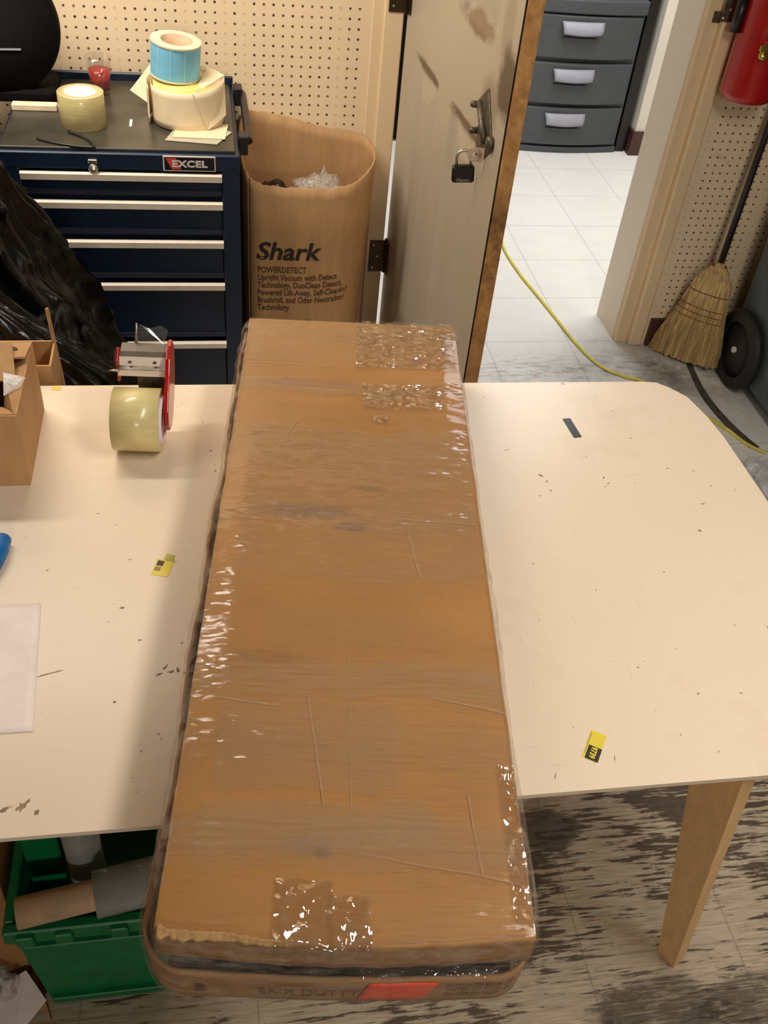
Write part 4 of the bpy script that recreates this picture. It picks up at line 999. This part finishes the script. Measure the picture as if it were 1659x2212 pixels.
MB().lathe([(0, 0), (0.42, 0), (0.42, 0.02), (0, 0.02)], 24, at(x1 - 1.15, y1 - 1.25, zt + 0.26) @ Matrix.Diagonal(Vector((1.2, 0.8, 1, 1)))).build('oval_mark', M['ink_grey'], sb)
MB().add([(x1 - 1.0, -61.0, zt - 0.2), (x1 - 0.1, -60.6, zt + 0.1), (x1 + 0.1, -59.6, zt + 0.1), (x1 - 1.2, -59.2, zt + 0.2)], [[0, 1, 2, 3]]).build('tape_scrap', M['poly'], sb, mods=solid(0.03))

# tape gun
tgn = thing('tape_gun', 'red and silver hand tape dispenser with a wide roll of clear tape, on the table', 'tape dispenser', (-9.15, -59.2, TH), R(-5))
GW = WORLD[tgn.name]
def G(y, z): return (y + 59.2, z)
def gx(mb):
    mb.v = [GW @ Vector((p.x + 9.15, p.y + 59.2, p.z - TH)) for p in mb.v]; return mb
Tr = Matrix.Translation(Vector((-9.15, -59.65, TH + 2.0))) @ Matrix.Rotation(R(90), 4, 'Y')
roll = gx(MB().lathe([(1.5, -1.42), (1.97, -1.42), (1.97, 1.42), (1.5, 1.42), (1.5, -1.42)], 60, Tr, cap=False)).build('tape_roll', M['tape_face'], tgn)
gx(MB().lathe([(1.2, -1.5), (1.5, -1.5), (1.5, 1.58), (1.2, 1.58), (1.2, -1.5)], 48, Tr, cap=False)).build('tape_core', M['core_white'], roll)
gx(MB().lathe([(0.2, -1.3), (1.15, -1.3), (1.15, 1.5), (0.2, 1.5)], 32, Tr)).build('hub', M['red_paint'], tgn)
pp = [(-60.4, TH + 2.2), (-59.9, TH + 1.4), (-58.9, TH + 1.0), (-57.9, TH + 1.3), (-56.6, TH + 2.2), (-55.7, TH + 3.4), (-55.4, TH + 4.6), (-55.9, TH + 5.5), (-56.8, TH + 5.6), (-57.7, TH + 5.2), (-58.4, TH + 4.5), (-59.3, TH + 3.9), (-60.2, TH + 3.0)]
def plate(x, t, pts):
    k = len(pts); return gx(MB().add([Vector((xx, y, z)) for xx in (x, x + t) for y, z in pts], [list(range(k))[::-1], list(range(k, 2 * k))] + [[i, (i + 1) % k, k + (i + 1) % k, k + i] for i in range(k)]))
plate(-7.5, 0.30, pp).build('side_plate', M['red_paint'], tgn, mods=bevel(0.08))
plate(-10.55, 0.16, [(-57.5, TH + 3.3), (-56.6, TH + 3.3), (-56.2, TH + 5.0), (-56.9, TH + 5.4), (-57.6, TH + 4.9)]).build('side_plate', M['red_paint'], tgn, mods=bevel(0.05))
def sheet(pts, x0_, x1_, name, mat, t=0.08):
    k = len(pts); return gx(MB().add([Vector((xx, y, z)) for xx in (x0_, x1_) for y, z in pts], [[i, i + 1, k + i + 1, k + i] for i in range(k - 1)])).build(name, mat, tgn, mods=solid(t))
sheet([(-56.1, TH + 5.25), (-56.9, TH + 5.15), (-57.15, TH + 4.95)], -10.3, -7.5, 'blade_guard', M['guard'])
sheet([(-57.15, TH + 4.95), (-57.4, TH + 4.45)], -10.35, -7.5, 'front_plate', M['white_plate'], 0.1)
sheet([(-57.35, TH + 4.45), (-57.75, TH + 4.35)], -10.35, -7.5, 'roller_shelf', M['old_steel'], 0.08)
sheet([(-57.75, TH + 4.35), (-57.85, TH + 4.0)], -10.4, -7.5, 'roller_lip', M['white_plate'], 0.1)
sheet([(-57.7, TH + 4.0), (-57.5, TH + 3.0), (-57.3, TH + 2.0)], -9.3, -7.5, 'frame_bracket', M['old_steel'], 0.1)
gx(MB().tube([(-11.0, -57.8, TH + 4.3), (-10.3, -57.75, TH + 4.3)], [0.03, 0.10], 8)).build('roller_pin', M['steel'], tgn)
for xx in (-9.7, -8.2): gx(MB().lathe([(0, 0), (0.12, 0), (0.1, 0.08), (0, 0.08)], 12, at(xx, -57.34, TH + 4.7, R(115)))).build('screw', M['old_steel'], tgn)
gx(MB().add([(-9.6, -56.2, TH + 5.2), (-7.7, -56.1, TH + 5.2), (-7.5, -55.5, TH + 5.9), (-7.9, -55.6, TH + 6.3), (-8.6, -55.7, TH + 6.1), (-9.2, -55.7, TH + 6.4)], [[0, 1, 2, 3, 4, 5]])).build('tape_tail', M['glass'], tgn, mods=solid(0.02))
gx(MB().tube([(-9.45, -56.1, TH + 5.1), (-9.35, -55.8, TH + 6.5)], [0.10, 0.06], 8)).build('tape_edge', M['steel'], tgn)

# yellow number stickers
def sticker(name, label, cx, cy, ang, w_, l_, full=True):
    t = thing(name, label, 'sticker', (cx, cy, TH), ang, 'yellow stickers on the table')
    B = WORLD[t.name]
    def bxl(x0_, x1_, y0_, y1_, z0_, z1_): return MB().box(x0_, x1_, y0_, y1_, z0_, z1_, B)
    bxl(-w_ / 2, w_ / 2, -l_ / 2, l_ / 2, 0.0, 0.02).build('yellow_sheet', M['sticker_yellow'], t)
    return t, B, bxl
ang = math.atan2(13.55 - 12.6, -(-83.5 + 84.95)) ; ang = R(-33)
s1, B1, bl = sticker('number_sticker', 'yellow and black number sticker near the front right of the table', 13.1, -84.25, ang, 0.78, 1.75)
bl(-0.26, 0.40, -0.86, -0.02, 0.02, 0.026).build('black_field', M['sticker_black'], s1)
text_mb('9739', 0.40, B1 @ at(-0.08, -0.05, 0.026, 0, 0, R(-90)), 0.004, 0, 0.012, xs=0.86).build('number', M['sticker_yellow'], s1)
bl(-0.35, -0.31, -0.6, 0.7, 0.02, 0.025).build('fine_print', M['scuff'], s1)
s2, B2, bl = sticker('number_sticker', 'small curled yellow sticker on the table left of the long box', -7.65, -70.7, R(-18), 0.95, 1.2)
bl(-0.42, -0.05, 0.12, 0.52, 0.02, 0.026).build('black_field', M['sticker_black'], s2)
bl(-0.42, -0.08, -0.28, 0.02, 0.02, 0.025).build('fine_print', M['scuff'], s2)
MB().add([B2 @ Vector(q) for q in [(-0.1, 0.6, 0.02), (0.47, 0.6, 0.02), (0.47, 0.85, 0.3), (-0.05, 0.9, 0.28)]], [[0, 1, 2, 3]]).build('curled_end', M['label_yellow_liner'], s2, mods=solid(0.02))
tag(MB().box(-0.28, 0.28, -1.05, 1.05, 0, 0.05, at(19.65, -59.0, TH, 0, 0, R(5))).build('black_tape_piece', M['black_plastic']), 'short black strip lying on the right half of the table', 'strip')
tag(MB().prism([(-0.2, -.15), (0.35, -.2), (0.4, .15), (-0.15, .2)], TH, TH + 0.04, at(-15.0, -53.3, 0)).build('yellow_scrap', M['sticker_yellow']), 'tiny yellow scrap at the back edge of the table by the small carton', 'scrap')
# paper sheet, blue object
pm = MB()
def papf(a, b_):
    x = -21.8 + a * 8.0 + 0.35 * b_ * 0; y = -81.0 + b_ * 8.1
    return (x - 0.05 + 0.0 * b_ + 0.55 * (1 - b_) * 0.9, y, TH + 0.03 + 0.05 * max(0, nz(x * 0.3, y * 0.3)) + 0.04 * abs(nz(x, y)))
pm.grid(papf, 20, 20); tag(pm.build('paper_sheet', M['paper'], mods=solid(0.01)), 'blank white paper sheet at the left edge of the table', 'paper')
bt = MB(); n_ = 20
prof = smooth_path([(-17.5, -73.5, TH + .3), (-16.9, -71.2, TH + .35), (-16.5, -69.6, TH + .4), (-16.35, -68.5, TH + .4), (-16.35, -68.2, TH + .38)], 5)
bt.tube(prof, [0.5] * 8 + [0.55] * 5 + [0.5] * 4 + [0.5, 0.45, 0.35, 0.1], 14)
tag(bt.build('blue_paddle', M['tool_blue']), 'rounded end of a bright blue plastic paddle at the left above the paper', 'paddle')

# ================================================================== UNDER THE TABLE, LEFT
gt = thing('green_tote', 'green plastic tote with ribbed front under the near left edge of the table', 'tote', (-13, -74, 0))
g = MB(); zt = 12.6
def tote_ring(z, inset=0.0):
    k = z / zt; ex = 0.9 * k
    return [(-16.8 - ex + inset, -80.4 - 0.5 * k + inset), (-9.0 + ex - inset, -80.4 - 0.5 * k + inset), (-9.0 + ex - inset, -64 - inset), (-16.8 - ex + inset, -64 - inset)]
a0 = tote_ring(0.1); a1 = tote_ring(zt); b0 = tote_ring(0.5, 0.3); b1 = tote_ring(zt, 0.3)
vs = [Vector((x, y, 0.1)) for x, y in a0] + [Vector((x, y, zt)) for x, y in a1] + [Vector((x, y, zt)) for x, y in b1] + [Vector((x, y, 0.5)) for x, y in b0]
fs = [[3, 2, 1, 0]] + [[i, (i + 1) % 4, 4 + (i + 1) % 4, 4 + i] for i in range(4)] + [[4 + i, 4 + (i + 1) % 4, 8 + (i + 1) % 4, 8 + i] for i in range(4)] + [[8 + i, 8 + (i + 1) % 4, 12 + (i + 1) % 4, 12 + i] for i in range(4)] + [[12, 13, 14, 15]]
g.add(vs, fs); g.build('tote_body', M['green'], gt)
rim = MB().box(-18.0, -7.8, -81.4, -80.7, zt - 1.1, zt + 0.3, bev=0.12).box(-18.0, -17.4, -80.69, -64.21, zt - 1.1, zt + 0.3, bev=0.12).box(-8.4, -7.8, -80.69, -64.21, zt - 1.1, zt + 0.3, bev=0.12).box(-18.0, -7.8, -64.2, -63.6, zt - 1.1, zt + 0.3, bev=0.12)
rim.build('rim', M['green'], gt)
for i, z in enumerate((1.6, 10.2)):
    k = z / zt
    MB().box(-16.6 - 0.7 * k, -9.2 + 0.7 * k, -80.75 - 0.5 * k, -80.35 - 0.5 * k, z - 0.18, z + 0.18, bev=0.06).build('rib', M['green'], gt)
for x in (-17.2, -15.0, -11.8, -9.4): MB().box(x, x + 1.0, -81.75, -81.2, zt - 0.9, zt + 0.2, bev=0.08).build('hinge_tab', M['green'], gt)
# lid folded up at the back
def roll_thing(name, label, p0, p1, r, core_ext, rc2, mat=M['wraproll']):
    p0 = Vector(p0); p1 = Vector(p1); d = (p1 - p0); L_ = d.length; q = d.to_track_quat('Z', 'Y').to_matrix().to_4x4(); Tm = Matrix.Translation(p0) @ q
    t = thing(name, label, 'film roll', tuple(p0), group='stretch film rolls under the table')
    MB().lathe([(rc2, 0), (r, 0), (r * 1.01, L_ * 0.5), (r, L_), (rc2, L_)], 40, Tm, cap=False).build('film', mat, t)
    MB().lathe([(rc2 - 0.25, -core_ext), (rc2, -core_ext), (rc2, L_ + 0.4), (rc2 - 0.25, L_ + 0.4), (rc2 - 0.25, -core_ext)], 32, Tm, cap=False).build('core', M['kraft_core'], t)
    return t
roll_thing('stretch_film_roll', 'roll of stretch film on a long cardboard core lying across the green tote', (-12.6, -80.2, zt + 1.75), (-4.5, -78.9, zt + 1.75), 1.4, 4.4, 0.92)
roll_thing('stretch_film_roll', 'shiny film roll leaning diagonally under the table behind the long box', (-12.0, -78.4, 21.4), (-6.2, -77.6, 18.6), 1.25, 0.2, 0.9, M['poly_roll'])
roll_thing('stretch_film_roll', 'grey film roll standing upright in the green tote', (-13.55, -77.0, 0.8), (-13.5, -77.1, 19.3), 1.1, 0.2, 0.8)
# green lid leaning up behind
gl_ = MB().box(-17.0, -14.9, -77.2, -76.6, 0.6, 23.5, bev=0.1)
for k in range(5): gl_.box(-17.0, -14.9, -77.35, -77.21, 6 + k * 3.4, 6.5 + k * 3.4)
gl_.build('lid', M['green'], gt)
cb2 = thing('tall_brown_carton', 'dark brown cardboard carton at the left end under the table', 'carton', (-24, -74, 0))
MB().box(-30, -18.6, -78.0, -66, 0.05, 24, bev=0.05).build('carton_wall', M['card_in'], cb2)
MB().add([(-18.7, -79.6, 0.1), (-18.4, -77.9, 0.4), (-16.9, -81.5, 0.1)], [[0, 1, 2]]).build('flap', M['card_box'], cb2, mods=solid(0.1))
pc = MB().add([(-20.8, -80.9, 0.1), (-19.2, -82.5, 0.1), (-17.3, -80.3, 0.5), (-18.7, -78.5, 1.4), (-20.2, -79.0, 0.8)], [[0, 1, 2, 3, 4]])
o = tag(pc.build('white_carton_flap', M['paper'], mods=solid(0.12)), 'white card with a grey smudge on the floor at the lower left', 'card')
tag(blob('b', (-20.6, -79.3, 1.4), (1.3, 1.0, 1.3), None, 4.0, 0.4).build('clear_film_scrap', M['poly']), 'bit of clear film behind the white card on the floor', 'film')
tag(blob('b', (20.0, -67.6, 1.2), (1.3, 1.2, 1.2), None, 6.2, 0.3).build('plastic_sleeve', M['poly']), 'milky plastic sleeve on the floor beside the long box under the table edge', 'plastic')
tag(blob('b', (60.6, -31.5, 2.0), (3.6, 3.8, 2.2), None, 1.2, 0.5, 60, 36).build('clear_plastic_bag', M['poly']), 'crumpled clear plastic bag on the floor beyond the right side of the table', 'plastic bag')

# ================================================================== RIGHT WALL: EXTINGUISHER, BROOM, BIN
fe = thing('fire_extinguisher', 'red fire extinguisher hanging on the tan pegboard by the doorway', 'fire extinguisher', (58.3, -2.2, 35))
Te = at(57.4, -1.6, 35.2)
MB().lathe([(0, 0), (2.4, 0), (2.95, 0.35), (3.05, 1.0), (3.05, 13.5), (2.6, 15.2), (1.5, 16.4), (0.8, 16.8), (0.8, 17.6), (0, 17.6)], 44, Te).build('cylinder', M['red_paint'], fe)
MB().lathe([(0, 0), (0.9, 0), (0.9, 1.5), (0, 1.5)], 20, at(57.4, -1.6, 52.8)).build('valve', M['brass'], fe)
MB().box(57.0, 57.8, -6.0, -0.4, 54.2, 54.6, bev=0.1).build('lever', M['black_plastic'], fe)
MB().tube(smooth_path([(57.4, -1.6, 53.6), (54.6, -2.0, 53), (53.9, -1.4, 49), (53.8, -1.2, 45), (53.9, -1.2, 42.5)], 5), 0.42, 10).build('hose', M['black_plastic'], fe)
MB().lathe([(0.35, 0), (0.62, 0), (0.62, 3.4), (0.35, 3.4), (0.35, 0)], 16, at(53.9, -1.2, 42.2), cap=False).build('nozzle', M['black_plastic'], fe)
mb = MB().box(-0.7, 0.7, -0.25, 0.25, -0.35, 0.35, at(56.2, -4.9, 41.6), bev=0.1); mb.lathe([(0, 0), (0.62, 0), (0.5, 0.3), (0, 0.35)], 18, at(56.2, -4.75, 40.9, R(70)))
mb.build('clamp', M['brass'], fe)
hsp = thing('hasp', 'worn metal hasp plate screwed on the right door casing', 'hasp', (53.8, 1.0, 44))
MB().box(53.0, 54.3, 0.85, 1.0, 42.6, 45.6, bev=0.04).box(52.5, 53.4, 1.85, 2.0, 42.2, 43.4, bev=0.04).build('plate', M['old_steel'], hsp)
for x, z in ((53.5, 45.0), (53.8, 43.9), (53.2, 43.0)): MB().lathe([(0, 0), (0.2, 0), (0.12, 0.1), (0, 0.1)], 12, at(x, 0.85, z, R(90))).build('screw', M['steel'], hsp)

bm_ = thing('corn_broom', 'natural straw corn broom with a black handle leaning against the pegboard', 'broom', (61, -1.5, 0))
ct0 = Vector((60.75, -3.0, 14.6)); hb = Vector((62.0, -1.1, 31.5)); hdir = (hb - ct0).normalized()
MB().tube([ct0 - hdir * 1.5, ct0 + hdir * 34], 0.42, 14).build('handle', M['handle_black'], bm_)
MB().tube([ct0 - hdir * 0.9, ct0 + hdir * 0.5], [0.85, 0.6], 16).build('collar', M['straw'], bm_)
# head: flattened fan from collar to floor
bl0 = Vector((56.7, 0.6, 0.15)); br0 = Vector((63.3, -6.0, 0.9)); side = (br0 - bl0).normalized(); nrm = Vector((-side.y, side.x, 0))
def bhead(u, v, shrink=1.0, jit=0.0):
    # v 0 top .. 1 bottom ; u around
    a = u * 2 * math.pi
    wk = [0.95, 2.5, 2.95, 3.3, 3.9, 4.5, 4.8]; x = v * 6; i = min(int(x), 5); t = x - i; w_ = wk[i] * (1 - t) + wk[i + 1] * t
    tk = 0.75 + 0.35 * math.sin(min(1, v * 1.4) * math.pi * 0.5)
    c0 = ct0.lerp((bl0 + br0) / 2, v)
    p = c0 + side * (w_ * math.cos(a) * shrink) + nrm * (tk * math.sin(a) * shrink)
    p += nrm * (0.12 * nz(a * 8, v * 2)) + side * (0.10 * nz(a * 12, v * 1.5, 3))
    if v > 0.98: p.z = max(0.12, p.z + 0.5 * nz(a * 9, 5))
    return p
MB().grid(lambda u, v: bhead(u, v), 140, 36).build('straw_head', M['straw'], bm_)
strw = MB()
for i in range(420):
    u0 = random.random(); v0 = random.uniform(0.25, 0.75); v1 = min(1.0, v0 + random.uniform(0.25, 0.5)); sh = random.uniform(0.98, 1.04)
    pts = [bhead(u0 + 0.002 * k * random.uniform(-1, 1), v0 + (v1 - v0) * k / 3, sh + 0.03 * k / 3) for k in range(4)]
    for q in pts: q.z = max(q.z, 0.1)
    strw.tube(pts, 0.035, 4, cap=False)
o = strw.build('loose_straws', M['straw'], bm_); o['kind'] = 'stuff'
for v in (0.27, 0.42, 0.48, 0.54):
    pts = [bhead(k / 60, v + 0.012 * math.cos(k / 60 * 2 * math.pi), 1.02) for k in range(61)]
    MB().tube(pts, 0.07, 6).build('stitching', M['stitch'], bm_)

wb = thing('wheeled_bin', 'slate blue wheeled waste bin at the right edge beside the broom', 'bin', (78, -14, 0))
wbm = MB()
def bodyf(u, v):
    a = u * 2 * math.pi; z = 2.0 + v * 36; k = 1 + 0.02 * v
    cx0, cy0, hx, hy = 76.2, -15.4, 11.1, 12.2
    c_, s_ = math.cos(a), math.sin(a); pw = 0.16
    return (cx0 + hx * k * math.copysign(abs(c_) ** pw, c_), cy0 + hy * k * math.copysign(abs(s_) ** pw, s_), z)
wbm.grid(bodyf, 128, 16, smooth=True).build('bin_body', M['bin'], wb)
MB().box(65.6, 86.8, -27, -3.8, 1.7, 2.1).build('bin_floor', M['bin'], wb)
for x in (64.25, 88.2):
    Tw = at(x, -8.4, 5.3, 0, R(90))
    wl = MB().lathe([(3.7, -0.7), (4.9, -0.7), (5.3, -0.4), (5.3, 0.4), (4.9, 0.7), (3.7, 0.7), (3.7, -0.7)], 56, Tw, cap=False).build('wheel', M['rubber'], wb)
    MB().lathe([(0, -0.5), (3.8, -0.3), (3.8, 0.3), (0, 0.5)], 40, Tw).build('wheel_disc', M['rubber'], wl)
    MB().lathe([(0, -0.85), (0.4, -0.85), (0.45, -0.45), (0, -0.4)], 20, Tw).build('hub_cap', M['hub'], wl)
MB().tube([(64.4, -8.4, 5.3), (88.0, -8.4, 5.3)], 0.3, 10).build('axle', M['old_steel'], wb)
